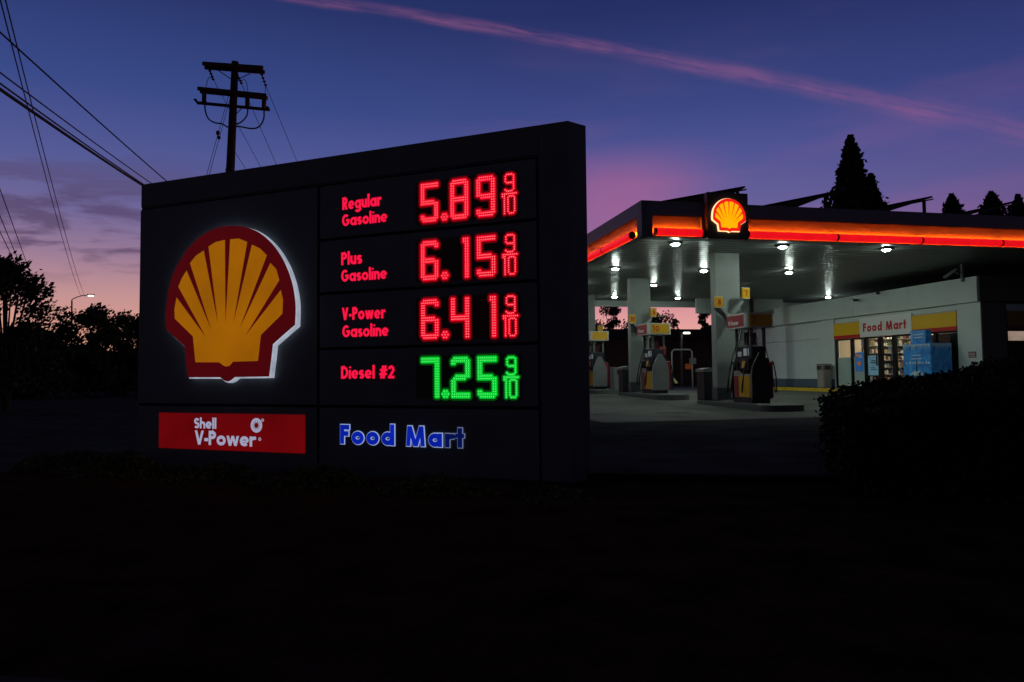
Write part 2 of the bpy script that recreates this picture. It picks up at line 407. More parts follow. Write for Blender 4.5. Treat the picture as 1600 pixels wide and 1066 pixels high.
# lettering
red_l = emi('letter_red', (.95, .0075, .055), 1.05)
def line(s, pL, pR, ptop, wt=.2, M=red_l, name='lettering', grow=0, y=-.0185, track=.055, parent=None, Mf=None):
    """baseline left and right pixel, and a cap-top pixel above the left one"""
    u0, v0 = sp(*pL); u1, v1 = sp(*pR); _, vt = sp(*ptop)
    mb = MB(); text(mb, s, u0, S((v0+v1)/2), u1-u0, vt-v0, wt, y, M, track, grow, Mf=Mf)
    return mb.build(name, parent or sign)
line('Regular', (536.5, 329), (598, 322), (536.5, 309.8), .205)
line('Gasoline', (536.2, 353.8), (607, 347.8), (536.2, 335.6), .205)
line('Plus', (534.8, 415.2), (567.6, 412.2), (534.8, 395.5), .205)
line('Gasoline', (534.8, 440.3), (606.4, 436.7), (534.8, 421.8), .205)
line('V-Power', (535.8, 500.2), (604.3, 498.3), (535.8, 480.8), .205)
line('Gasoline', (536.6, 527), (609, 525.6), (536.6, 508.3), .205)
line('Diesel #2', (534.6, 592.1), (618.3, 591.3), (534.6, 572.5), .205)
blu = emi('letter_blue', (.0018, .014, .36), 1., .2, 4); blud = emi('letter_blue_dim', (.001, .005, .075), 1.)
whb = emi('letter_rim', (.30, .38, .62), 1.); whd = emi('letter_rim_dim', (.13, .16, .27), 1.)
line('Food Mart', (533.2, 696), (728.5, 698.8), (533.2, 664.0), .30, whb, 'lettering', .0, -.020, .075, Mf=lambda f: whd if f > .8 else whb)
line('Food Mart', (533.2, 696), (728.5, 698.8), (533.2, 664.0), .30, blu, 'lettering', -.0070, -.028, .075, Mf=lambda f: blud if f > .8 else blu)
# red promotional panel
rp = emi('promo_red', (.115, .0008, .0018), 1., .25, 1.3)
rpan = MB().b(.35, 2.40, -.026, -.0186, S(-3.09), S(-2.69), rp).build('promotional_panel', sign)
pwh = emi('promo_white', (.33, .34, .48), 1.)
line('Shell', (306.2, 669.6), (341, 669.4), (306.2, 653.5), .22, pwh, y=-.0265)
line('V-Power', (307, 694.8), (402.3, 697.2), (307, 672.8), .22, pwh, y=-.0265)
cu, cvv = sp(403.4, 664.5); 
mb = MB(); mb.face([(cu+.078*math.cos(R(a)), -.0268, S(cvv)+.078*math.sin(R(a))) for a in range(0, 360, 15)], pwh)
for k in range(10):
    a0 = 36*k; mb.face([(cu+.022*math.cos(R(a0-30)), -.0274, S(cvv)+.022*math.sin(R(a0-30))), (cu+.066*math.cos(R(a0)), -.0274, S(cvv)+.066*math.sin(R(a0))), (cu+.024*math.cos(R(a0+4)), -.0274, S(cvv)+.024*math.sin(R(a0+4)))], rp)
mb.face([(cu+.025*math.cos(R(a)), -.0278, S(cvv)+.025*math.sin(R(a))) for a in range(0, 360, 30)], rp)
for qx, qy, rr in ((413, 656.5, .014), (408.6, 686, .015)):
    a_, b_ = sp(qx, qy); strip(mb, arc(a_, S(b_), rr, rr, 0, 360, 12), .0035, lambda v: (v[0], -.0266, v[1]), pwh)
    mb.face([(a_+.005*math.cos(R(t)), -.0267, S(b_)+.007*math.sin(R(t))) for t in range(0, 360, 60)], pwh)
mb.build('starburst_mark', sign)
# LED price boards
DG = {'8': 'abcdefg', '5': 'afgcd', '9': 'abfgcd', '6': 'afgecd', '1': 'bc', '4': 'fgbc', '7': 'abc', '2': 'abged', '0': 'abcdef'}
def digit_dots(ch):
    s = DG[ch]; P = set()
    for c in s:
        if c == 'a': P |= {(x, y) for x in range(1, 8) for y in (0, 1)}
        if c == 'd': P |= {(x, y) for x in range(1, 8) for y in (14, 15)}
        if c == 'g': P |= {(x, y) for x in range(2, 7) for y in (7, 8)}
        if c == 'f': P |= {(x, y) for x in (0, 1) for y in range(1, 8)}
        if c == 'e': P |= {(x, y) for x in (0, 1) for y in range(8, 15)}
        if c == 'b': P |= {(x, y) for x in (7, 8) for y in range(1, 8)}
        if c == 'c': P |= {(x, y) for x in (7, 8) for y in range(8, 15)}
    if ch == '5': P |= {(0, 0), (8, 0), (0, 1), (8, 1), (0, 8), (1, 8), (0, 13), (1, 13), (0, 14)}
    if ch == '1': P |= {(7, 0), (8, 0), (7, 15), (8, 15), (6, 0), (6, 1)}
    if ch == '4': P |= {(0, 0), (1, 0), (7, 0), (8, 0), (7, 15), (8, 15), (0, 8), (1, 8)}
    if ch == '7': P |= {(0, 0), (0, 1), (8, 0), (7, 15), (8, 15)}
    if ch == '2': P |= {(0, 1), (0, 2), (1, 2), (0, 15), (8, 15), (8, 14), (1, 15), (0, 14)}; P -= {(0, 8)}
    if ch == '6': P |= {(7, 1), (8, 1), (7, 2), (8, 2)}
    if ch == '9': P |= {(0, 13), (1, 13), (0, 14), (1, 14)}
    return P
def frac_dots():
    P = set()
    for k in range(7): P.add((5.6, .6+k*.97))
    for y in (.8, 1.9, 3.0): P.add((1.5, y))
    for x in (2.3, 3.1, 3.9, 4.7): P |= {(x, .05), (x, 3.7)}
    P |= {(1.4, 6.7), (2.2, 7.3), (3.0, 7.4), (3.9, 7.4), (4.8, 7.2)}
    for k in range(8): P.add((k*.97, 8.5))
    for k in range(9): P.add((.9, 9.4+k*.95))
    P.add((.0, 9.5))
    for k in range(7): P |= {(2.7, 10.2+k*.98), (6., 10.2+k*.98)}
    for x in (3.4, 4.35, 5.3): P |= {(x, 9.6), (x, 17)}
    return P
ledset = {'r': (emi('led_core_red', (1., .40, .42), 1.35), emi('led_glow_red', (.92, .0015, .020), .95)),
          'g': (emi('led_core_green', (.25, 1., .42), 1.05), emi('led_glow_green', (.0, .66, .028), .95))}  # second material paints the glow spread around each diode core
halo_m = {'r': emi('led_halo_red', (.13, .0, .002), 1.), 'g': emi('led_halo_green', (.0, .060, .003), 1.)}  # wider emissive discs painting the bloom around lit diodes
ofled_ = 0
offled = mat('unlit_led', (.035, .012, .012), .5)
brd = {'r': mat('display_board_red', (.06, .004, .004), .35, .4), 'g': mat('display_board_green', (.004, .03, .008), .35, .4)}
def disc(mb, u, z, r, y, M, n=6):
    mb.face([(u+r*math.cos(2*math.pi*k/n), y, z+r*math.sin(2*math.pi*k/n)) for k in range(n)][::-1], M)
def price(row, digits, c, corners):
    (u0, v0), (u1, v1) = corners
    root = MB().b(u0, u1, -.034, -.0186, S(v1), S(v0), brd[c]).build('price_display', sign)
    core, lens = ledset[c]; Hh = v0-v1; pz = .0241
    ztop = S(v0)-.029
    pu = .0214
    def put(P, ub, zt, nm, pzz=pz, pux=pu, r=.0042, lr=.0208):
        mb = MB()
        for k, (x, y) in enumerate(sorted(P)):
            disc(mb, ub+x*pux, zt-y*pzz, lr, -.0345-.00003*(k % 40), lens, 8)
            disc(mb, ub+x*pux, zt-y*pzz, r, -.0375, core, 6)
        q = mb.build(nm, root); mb = MB()
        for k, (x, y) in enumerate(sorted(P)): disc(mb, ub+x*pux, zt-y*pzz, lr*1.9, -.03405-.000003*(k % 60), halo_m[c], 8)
        mb.build('glow_halo', q); return q
    x1, x2, x3, xf = u0+.070, u0+.395, u0+.671, u0+.930
    for ch, xx in ((digits[0], x1), (digits[1], x2), (digits[2], x3)):
        put(digit_dots(ch), xx, ztop, 'digit')
        off = {(x, y) for x, y in digit_dots('8')}-digit_dots(ch)
        mb = MB()
        for x, y in off: disc(mb, xx+x*pu, ztop-y*pz, .004, -.0345, offled)
        if off: mb.build('unlit_dots', root)
    put({(0, .1), (1.1, .1), (-.6, 1.1), (.5, 1.1), (1.7, 1.1), (0, 2.1), (1.1, 2.1)}, u0+.306, ztop-12.85*pz, 'decimal_point', pzz=.025, pux=.026)
    put(frac_dots(), xf, ztop, 'fraction', pzz=.0215, pux=.0200, r=.0038, lr=.0165)
price(0, '589', 'r', ((3.73, -.402), (4.812, -.806)))
price(1, '615', 'r', ((3.73, -.970), (4.812, -1.374)))
price(2, '641', 'r', ((3.73, -1.540), (4.812, -1.944)))
price(3, '725', 'g', ((3.73, -2.105), (4.816, -2.510)))

# ------------------------------------------------------------------ GROUND
C0 = atZ(1003, 368.5, 3.54); AG = R(12.0)
Vv = Vector((math.cos(AG), math.sin(AG), 0)); Uv = Vector((-math.sin(AG), math.cos(AG), 0))
def VU(v, u, z=0): return C0*1.0*Vector((1, 1, 0)).dot(Vector((0, 0, 0))) if False else Vector((C0.x, C0.y, 0))+Vv*v+Uv*u+Vector((0, 0, z))
def gz(u):   # the forecourt rises gently towards the shop
    return -1.02 if u <= 0 else (-1.02+.18*min(1, u/8.))
asph = mat('asphalt', (.062, .062, .060), 1., .0, noise=.3, nscale=1.3, bump=.5, bscale=90)
conc = mat('concrete', (.080, .082, .073), .8, .15, noise=.30, nscale=.55, bump=.25, bscale=50)
soil = mat('soil', (.040, .024, .018), 1., .0, noise=.4, nscale=3, bump=.8, bscale=20)
mb = MB()
us = [-60, -12, -5, 0, 2, 4, 6, 8, 20, 60, 900]
def gsheet(vs, us, dz, M, name, **k):
    mb = MB()
    for i in range(len(us)-1):
        for j in range(len(vs)-1):
            q = [(vs[j], us[i]), (vs[j+1], us[i]), (vs[j+1], us[i+1]), (vs[j], us[i+1])]
            mb.face([VU(a, b, gz(b)+dz) for a, b in q], M)
    return tag(mb.build(name), kind='structure', **k)
gsheet([-900, -40, 0, 40, 900], us, 0, asph, 'ground')
# concrete forecourt slabs with joints
mb = MB()
for (v0_, v1_, u0_, u1_) in [(-2.2, 22, -3.1, 0), (-2.2, 22, 0, 4), (-2.2, 22, 4, 8), (-2.2, 22, 8, 13), (-2.2, 22, 13, 22)]:
    vs = [v0_+(v1_-v0_)*k/6 for k in range(7)]
    for j in range(6):
        q = [(vs[j]+.012, u0_+.012), (vs[j+1]-.012, u0_+.012), (vs[j+1]-.012, u1_-.012), (vs[j]+.012, u1_-.012)]
        mb.face([VU(a, b, gz(b)+.005) for a, b in q], conc)
tag(mb.build('forecourt_pavement'), kind='structure')
stain = mat('oil_stain', (.045, .045, .042), .8, .1, noise=.3, nscale=3)
random.seed(5); mb = MB()
for k in range(16):
    v_, u_ = random.uniform(-1.5, 9), random.uniform(-2.6, 8); r0 = random.uniform(.12, .5); ph = random.uniform(0, 6)
    pts = []
    for j in range(18):
        a_ = j*math.pi/9; q = r0*(1+.25*math.sin(3*a_+ph)+.15*math.sin(5*a_+2*ph)); vv, uu = v_+q*math.cos(a_), u_+.8*q*math.sin(a_); pts.append(VU(vv, uu, gz(uu)+.0065+.0003*k))
    mb.face(pts, stain)
tag(mb.build('pavement_stains'), kind='structure')
mb = MB()   # planting bed with a kerb on this side of the drive
k0 = atZ(960, 760, -1.02); k1 = atZ(1700, 770, -1.02)
kd = (k1-k0).normalized()
pl = [k0-kd*14, k1+kd*9]; back = Vector((-.05, -1, 0))
mb.face([pl[0]+Vector((0, 0, .06)), pl[0]+back*30+Vector((0, 0, -.35)), pl[1]+back*30+Vector((0, 0, -.35)), pl[1]+Vector((0, 0, .06))], soil)
tag(mb.build('planting_bed'), kind='structure')
kn = Vector((-kd.y, kd.x, 0))
kl = k0-kd*.55; mb = MB(); mb.box(((kl+pl[1])/2+Vector((0, 0, .045)))[:], ((pl[1]-kl).length, .15, .13), mat('kerb', (.016, .013, .012), 1., 0, noise=.2, bump=.3), rz=math.atan2(kd.y, kd.x))
tag(mb.build('kerb', bevel=.015), kind='structure')

# ------------------------------------------------------------------ CANOPY
CZ = 3.54; colm = mat('column_paint', (.25, .28, .265), .5, .3, noise=.10, nscale=2, bump=.05); pgd = mat('drop_panel_grey', (.20, .22, .21), .6, noise=.1)
CL = 26.0; CD = 15.9; FH = .93
can = empty('station_canopy', VU(0, 0, CZ), AG, 'large flat canopy with a glowing red and amber fascia over the forecourt', 'canopy')
fas = mat('fascia_metal', (.11, .14, .19), .45, .4, noise=.06, nscale=1)
# ribbed, glossy soffit
sof = mat('soffit_metal', (.20, .215, .20), .38, .10)
t = sof.node_tree; p = t.nodes['Principled BSDF']; tcn = t.nodes.new('ShaderNodeTexCoord')
wv = t.nodes.new('ShaderNodeTexWave'); wv.bands_direction = 'Y'; wv.inputs['Scale'].default_value = .95; wv.inputs['Distortion'].default_value = .25
wv.inputs['Detail'].default_value = 2; wv.inputs['Detail Scale'].default_value = .6
t.links.new(tcn.outputs['Object'], wv.inputs['Vector'])
bn = t.nodes.new('ShaderNodeBump'); bn.inputs['Strength'].default_value = .8; bn.inputs['Distance'].default_value = .03
t.links.new(wv.outputs['Fac'], bn.inputs['Height']); t.links.new(bn.outputs[0], p.inputs['Normal'])
roofm = mat('canopy_roof', (.10, .10, .11), .8)
MB().b(.16, CL-.16, .16, CD-.16, .003, .05, sof).build('soffit', can)
MB().b(.2, CL-.2, .2, CD-.2, .06, .55, roofm).build('roof', can)
# fascia: upper band projects, lower panel leans back above the tube
amber_panel = mat('fascia_recess', (.22, .20, .18), .6, .25)
def fascia(x0, x1, rot):
    """profile (y, z), y=0 front line, extruded along local x"""
    mb = MB()
    mb.prism([(0, FH), (0, .56), (.17, .54), (.17, FH)], 'x', x0, x1, fas)
    f = mb
    return f
def add_side(origin_xy, ang, length, breaks, name_end):
    g = bpy.data.objects.new('fascia', None)
    M4 = Matrix.Translation((origin_xy[0], origin_xy[1], 0)) @ Matrix.Rotation(ang, 4, 'Z')
    mb = MB(); mb.prism([(0, FH), (0, .55), (.11, .62), (.17, FH)], 'x', 0, length, fas); mb.prism([(.001, .548), (.001, .54), (.111, .61), (.109, .618)], 'x', .01, length-.01, dark)  # near-black strip under the overhang: recess shade put into the colour
    mb.prism([(.112, .609), (.112, .0), (.155, .0), (.156, .609)], 'x', .0, length, amber_panel)
    mb.b(.0, length, -.05, .155, -.03, -.002, fas)                      # bottom lip
    for a, b in ((0, .30), ) + name_end: mb.prism([(.0, .549), (-.0, .0), (.110, .001), (.110, .608)], 'x', a, b, fas)
    o = mb.build('fascia', can, bevel=0); o.matrix_local = M4
    for i, (a, b) in enumerate(breaks):
        tb = MB(); tb.tube([(a, -.045, .115), (b, -.045, .115)], .098, tubem, 14, cap=False)
        q = tb.build('light_tube', can); q.matrix_local = M4
        for xx in (a, b): MB().tube([(xx-.012, -.045, .115), (xx+.012, -.045, .115)], .103, blackm, 14).build('tube_cap', q)
        s_ = MB().b(a+.02, b-.02, .066, .080, .165, .185, stripm).build('light_strip', can); s_.matrix_local = M4
    return o
tubem = emi('tube_red', (.80, .004, .010), 1., .08, 3, base=.05)
stripm = emi('strip_amber', (1., .10, .002), 240.)
blackm = mat('black_plastic', (.012, .012, .013), .45, .4)
segs = [(.36, 1.66)] + [(2.98+2.69*k, 2.98+2.69*(k+1)-.03) for k in range(8)]
add_side((0, 0), 0, CL, segs, ((1.69, 1.75), (2.92, 2.96)))
segl = [(CD-.55-2.3*(k+1)+.03, CD-.55-2.3*k) for k in range(7)]
add_side((0, CD), -math.pi/2, CD, segl, ((CD-.34, CD),))
# back and right fascia
MB().b(.18, CL, CD-.15, CD, -.29, FH, colm).build('fascia', can)
MB().b(8.6, 13.2, CD-1.6, CD-1.5, -.72, -.002, pgd).build('drop_panel', can)
for xx in (11.2, 11.5): MB().b(xx, xx+.08, CD-1.68, CD-1.602, -.72, -.001, blackm).build('pipe', can)
MB().b(CL-.15, CL, .18, CD-.16, -.10, FH, fas).build('fascia', can)
# emblem box on the fascia
bx = MB().b(1.76, 2.93, -.18, .02, -.055, 1.18, mat('emblem_box_paint', (.03, .03, .035), .4, .4)).build('emblem_box', can, bevel=.01)
r2 = emi('emblem_red_bright', (.86, .010, .008), 1.05); y2 = emi('emblem_yellow_bright', (1., .42, .0), 1.1); w2 = emi('emblem_edge_glow', (1., .55, .25), 1.6, base=.3)
us_ = [q[0] for q in OUT]; vs_ = [q[1] for q in OUT]; cu_ = (min(us_)+max(us_))/2; v0e = min(vs_); hh_ = max(vs_)-v0e
sc_ = .88/hh_; cxb, czb = 2.345, .125
# straight, even copy of the same emblem
def place(pts, k=1.): return [(cxb+(a-cu_)*sc_*k*1.0, czb+(b-v0e)*sc_) for a, b in pts]
e2 = MB().prism(place(OUT), 'y', -.25, -.2155, r2, w2).build('emblem', bx); MB().prism(place(YEL)[::-1], 'y', -.254, -.2502, y2).build('shell', e2)
halo = MB().prism([(cxb+(a-cxb)*1.035, .56+(b-.56)*1.03) for a, b in place(OUT)], 'y', -.215, -.1805, w2).build('emblem_rim', bx)
# columns (fixed to the canopy)
colb = mat('column_base_paint', (.06, .07, .08), .5, .3, noise=.2)
PUMPS = [(3.55, 0.0), (3.12, 5.7), (2.80, 11.2)]
for v_, u_ in PUMPS + [(10.4, 0.0+11.2)]:
    zb = gz(u_+2.2)+.15-CZ
    c_ = MB().b(v_-.40, v_+.40, u_+2.12, u_+2.42, zb+.36, -.001, colm).build('column', can, bevel=.012)
    MB().b(v_-.42, v_+.42, u_+2.10, u_+2.44, zb, zb+.358, colb).build('column_base', c_, bevel=.01)
# ceiling lights
lens_m = emi('lamp_lens', (.84, 1., .90), 265.)
hous = mat('lamp_housing', (.12, .12, .12), .5)
def ceiling_light():
    root = empty('ceiling_light', (0, 0, 0))
    MB().box((0, 0, -.03), (.28, .28, .055), hous).build('housing', root, bevel=.01)
    l_ = MB(); l_.lathe([(.105, -.058), (.105, -.07), (.08, -.09), (.04, -.10), (.001, -.102)], (0, 0, 0), lens_m, 16); l_.build('lens', root)
    return root
LAMPS = [(1.25, .7, 'over the left front corner beside the fascia emblem'), (4.45, .65, 'at the front edge just right of the nearest column'), (7.75, .6, 'rightmost at the front edge of the soffit'),
         (1.22, 5.3, 'second from the front on the left edge of the soffit'), (4.42, 5.3, 'just left of the top of the nearest column'), (7.68, 5.3, 'right of the nearest column, above the pale shop wall'),
         (1.25, 9.3, 'third from front along the left edge'), (4.3, 9.3, 'just right of the second column top'), (7.6, 9.4, 'in the third row near the shop parapet'),
         (4.3, 13.8, 'last row, above the far pump topper on the left'), (7.4, 13.75, 'last row, right of the second column'), (14.5, 12.6, 'above the shop roof behind the white parapet')]
first = None
for v_, u_, d_ in LAMPS:
    o = first if first is None else copy_tree(first)
    if o is None: o = first = ceiling_light()
    o.location = VU(v_, u_, CZ); o.rotation_euler = (0, 0, AG)
    tag(o, 'bright white canopy ceiling light '+d_, 'ceiling light', 'canopy ceiling lights')
# solar panels on the canopy roof
pvm = mat('solar_panel_glass', (.008, .009, .014), .8, .05); alum = mat('dull_aluminium', (.07, .07, .075), .6, .2)
SOL = [(1.27, 3.49, .45, 'leftmost, rising behind the roof emblem'), (4.35, 6.30, .42, 'second from left, beside the tall conifer'), (7.6, 9.65, .43, 'third from left, right of the tall conifer'), (10.75, 12.75, .43, 'rightmost, among the small conifers')]
for v0_, v1_, rise, d_ in SOL:
    o = empty('solar_panel', VU(v0_, .9, CZ+FH+.24), AG, 'dark tilted solar panel on the canopy roof, '+d_, 'solar panel', 'solar panels on the canopy roof')
    w_ = v1_-v0_
    MB().prism([(-.3, -.06), (w_, rise+.02), (w_, rise+.075), (-.3, -.0)], 'y', 0, 4.2, pvm).build('panel', o)
    MB().prism([(-.1, -.07), (w_+.06, rise-.03), (w_+.06, rise+.005), (-.1, -.03)], 'y', .02, .08, alum).build('rail', o)
    for yy in (.15, 4.0): MB().b(w_-.17, w_-.10, yy, yy+.07, -.80, rise-.045, alum).build('post', o)
    for yy in (.15, 4.0): MB().b(.2, .26, yy, yy+.07, -.80, -.0, alum).build('post', o)

# ------------------------------------------------------------------ PUMPS AND ISLANDS
isl = mat('island_concrete', (.10, .105, .10), .75, noise=.2, bump=.2)
pw = mat('pump_white', (.36, .38, .38), .4, .4, noise=.06); pg = mat('pump_grey', (.14, .15, .155), .42, .4, noise=.1)
pd = mat('pump_dark', (.03, .03, .034), .5, .15); py_ = mat('pump_yellow', (.62, .34, .008), .4, .4); pr = mat('pump_red', (.24, .010, .014), .4, .4)
tw = mat('topper_white', (.5, .5, .48), .4)
num_red = mat('numeral_red', (.5, .02, .01), .4); lbl = mat('label_white', (.72, .72, .72), .5)
scr = emi('pump_screen', (.10, .13, .14), 1.)
def rrect(x0, x1, y0, y1, r, n=5):
    P = []
    for cx, cy, a in ((x1-r, y0+r, -90), (x1-r, y1-r, 0), (x0+r, y1-r, 90), (x0+r, y0+r, 180)): P += arc(cx, cy, r, r, a, a+90, n)
    return P
def make_pump(num, sidem):
    """local: x along V (width .62), y along U (length 1.1), front end faces -y"""
    root = empty('fuel_pump', (0, 0, 0))
    MB().b(-.27, .27, -.50, .50, .0, .14, pd).build('plinth', root)
    MB().b(-.26, .26, -.48, .48, .14, 1.02, pw).build('body', root, bevel=.01)
    MB().b(-.22, .22, -.44, .44, 1.021, 1.56, pd).build('upper_body', root, bevel=.03)
    arch = [(-.30, .0), (.30, .0), (.30, .62), (.285, .80), (.22, .98), (.12, 1.14), (.06, 1.26), (-.06, 1.26), (-.12, 1.14), (-.22, .98), (-.285, .80), (-.30, .62)]
    for y0_, y1_ in ((-.56, -.505), (.505, .56)):
        MB().prism([(a_, b_+.12) for a_, b_ in arch], 'y', y0_, y1_, sidem, pw if sidem is pg else pg).build('side_panel', root)
    for sgn in (-1, 1):
        f = MB().b(min(sgn*.262, sgn*.278), max(sgn*.262, sgn*.278), -.42, .18, .16, .74, py_).build('lower_panel', root)
        MB().b(min(sgn*.262, sgn*.279), max(sgn*.262, sgn*.279), .20, .42, .16, .74, pr).build('lower_panel', root)
        u_ = MB().prism([(sgn*.262, .80), (sgn*.34, .93), (sgn*.30, 1.22), (sgn*.221, 1.24)], 'y', -.42, .02, pd).build('control_panel', root)
        MB().prism([(sgn*.349, .97), (sgn*.353, .96), (sgn*.327, 1.14), (sgn*.323, 1.145)], 'y', -.36, -.12, py_).build('grade_label', u_)
        MB().b(min(sgn*.222, sgn*.236), max(sgn*.222, sgn*.236), -.30, -.04, 1.30, 1.50, scr).build('screen', root)
        MB().b(min(sgn*.222, sgn*.240), max(sgn*.222, sgn*.240), .06, .26, 1.28, 1.42, lbl).build('notice', root)
        for yy in (.12, .32, -.46):                      # nozzles and hoses
            n_ = MB(); n_.box((sgn*.31, yy, 1.00), (.07, .07, .22), blackm); n_.tube([(sgn*.31, yy, 1.10), (sgn*.39, yy-.02, 1.13), (sgn*.42, yy-.02, 1.05)], .022, blackm, 6)
            n_ = n_.build('nozzle', root, bevel=.012)
            hp = []
            for k in range(17):
                t_ = k/16; hp.append((sgn*(.42+.10*math.sin(t_*math.pi)), yy-.02+.12*t_, 1.05-.88*math.sin(t_*math.pi*.5) if t_ < .55 else .30+(-.12)*math.sin((t_-.55)/.45*math.pi)+((t_-.55)/.45)**1.5*.62))
            h_ = MB(); h_.tube(hp, .016, blackm, 6); h_.tube([hp[-1], (sgn*.30, yy+.1, 1.3), (sgn*.26, yy*.6, 1.75), (sgn*.2, yy*.6, 2.05)], .013, blackm, 6); h_.build('hose', root)
    for xx, yy in ((-.2, -.38), (.2, -.38), (-.2, .38), (.2, .38)):
        MB().b(xx-.035, xx+.035, yy-.035, yy+.035, 1.561, 2.06, pg).build('post', root, bevel=.008)
    MB().b(.27, .385, -.50, -.30, .14, 1.12, pr).build('nozzle_boot', root, bevel=.02)
    MB().b(-.17, .17, -.02, .02, 1.60, 1.95, mat('dull_notice', (.14, .05, .05), .6)).build('centre_notice', root)  # notice in a dull brownish red
    z0, z1 = 2.06, 2.46
    tp = MB(); tp.prism(rrect(-.44, .44, -.56, .56, .12), 'z', z0, z1, tw); tp = tp.build('topper', root)
    MB().b(-.33, .335, -.568, -.562, z0+.04, z1-.04, py_).build('topper_panel', tp)
    mb = MB(); mb.box((-.446, 0, (z0+z1)/2), (.008, .90, .32), pr); mb.build('topper_panel', tp)
    mb = MB()
    if num: text(mb, num, -.27, z0+.10, .24 if len(num) > 1 else .13, .20, .16, -.5685, num_red, .18); mb.build('numeral', tp)
    # wording on the red side: built flat then turned onto the -x face
    mb = MB(); text(mb, 'V-Power', -.36, z0+.09, .56, .13, .2, 0, lbl, .1); q = mb.build('lettering', tp)
    q.rotation_euler = (0, 0, -math.pi/2); q.location = (-.4505, 0, 0)
    return root
specs = [('7', pd, 'nearest fuel pump with dark side panel on the front island', 3.55), ('10', pg, 'second fuel pump, grey side panel and topper numbered ten', 3.12), ('', pg, 'farthest fuel pump, half hidden by the edge of the price sign', 2.8)]
ILAB = ['low concrete pump island under the nearest column', 'concrete pump island under the second column', 'far concrete pump island beside the edge of the price sign']
TLAB = ['dark square bin behind the nearest canopy column', 'dark square bin behind the second canopy column', 'grey square bin on the far island beside the price sign']
for i, ((v_, u_), (num, sm_, lab, _)) in enumerate(zip(PUMPS, specs)):
    zi = gz(u_)+.0
    o = empty('pump_island', VU(v_, u_+1.2, zi), AG, ILAB[i], 'kerb', 'pump islands')
    mb = MB(); mb.prism(rrect(-.60, .60, -2.1, 2.2, .45, 6), 'z', -.12, .17, isl); mb.build('slab', o, bevel=.02)
    top = zi+.17
    p_ = make_pump(num, sm_); p_.location = VU(v_, u_+.95, top); p_.rotation_euler = (0, 0, AG); tag(p_, lab, 'fuel pump', 'fuel pumps')
    # bin
    t_ = empty('waste_bin', VU(v_-.22, u_+3.02, top), AG, TLAB[i], 'bin', 'bins on the pump islands')
    MB().b(-.27, .27, -.25, .25, 0, .86, pd if i < 2 else pg).build('body', t_, bevel=.02)
    MB().prism([(-.29, .862), (.29, .862), (.29, .90), (-.05, .99), (-.29, .95)], 'y', -.27, .27, pg).build('lid', t_)
# one extra pair of grey bins on the far island
o = empty('waste_bin', VU(3.28, 10.6, gz(10)+.17), AG, 'pale grey bin in front of the farthest pump beside the price sign', 'bin', 'bins on the pump islands')
MB().b(-.33, .33, -.25, .25, 0, .92, pg).build('body', o, bevel=.02); MB().b(-.20, .20, -.258, -.251, .62, .80, pd).build('opening', o)
# number flags on brackets
FLG = [(-.50, 2.03, '8', 0, 'yellow flag numbered eight on the left of the nearest column'), (.36, 2.30, '7', 0, 'yellow flag numbered seven on the right of the nearest column'),
       (-.48, 1.98, '10', 1, 'small yellow number flag on the left of the second column'), (.34, 2.22, '9', 1, 'small yellow number flag on the right of the second column'), (.50, 1.95, '', 2, 'yellow number flag on the farthest column beside the price sign')]
for dx, z_, ch, i, lab in FLG:
    v_, u_ = PUMPS[i]; zz = z_
    o = empty('number_flag', VU(v_+dx, u_+1.75, zz), AG, lab, 'number sign', 'yellow pump number flags')
    f_ = MB().b(-.12, .12, -.05, .05, -.15, .15, py_).build('flag', o, bevel=.01)
    MB().b(-.122, .122, -.052, .052, .151, .165, tw).build('edge_trim', o); MB().b(-.122, .122, -.052, .052, -.165, -.151, tw).build('edge_trim', o)
    if ch: mb = MB(); text(mb, ch, -.05 if len(ch) < 2 else -.08, -.08, .10 if len(ch) < 2 else .16, .16, .2, -.0525, num_red); mb.build('numeral', o)
    sg = 1 if dx < 0 else -1
    MB().prism([(-.02, -.14), (.05, -.14), (sg*.42+.05, -.42), (sg*.42-.03, -.50)] if sg > 0 else [(.02, -.14), (-.05, -.14), (sg*.42-.05, -.62), (sg*.42+.03, -.70)], 'y', .0, .30, colm).build('bracket', o)

# ------------------------------------------------------------------ SHOP
SV = 12.8; SZ = -.84; FZ = SZ+.14
shop = empty('convenience_store', VU(SV, 0, FZ), AG, 'white panelled shop with a lit entrance under the canopy', 'shop')
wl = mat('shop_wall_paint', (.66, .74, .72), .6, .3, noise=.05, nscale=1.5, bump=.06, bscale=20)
wl_shade = mat('shop_wall_shaded', (.055, .05, .06), .7, .3, noise=.06, nscale=1.5)  # shop wall darkened in its colour to stand for the shaded end
bs = mat('shop_plinth', (.10, .14, .18), .6, noise=.1); soff = mat('shadow_gap', (.10, .10, .10), .8)
frm = mat('door_frame', (.012, .012, .013), .5, .15)
US = 2.5; UD0, UD1 = 3.45, 9.95        # corner, storefront from..to
UE = 17.6
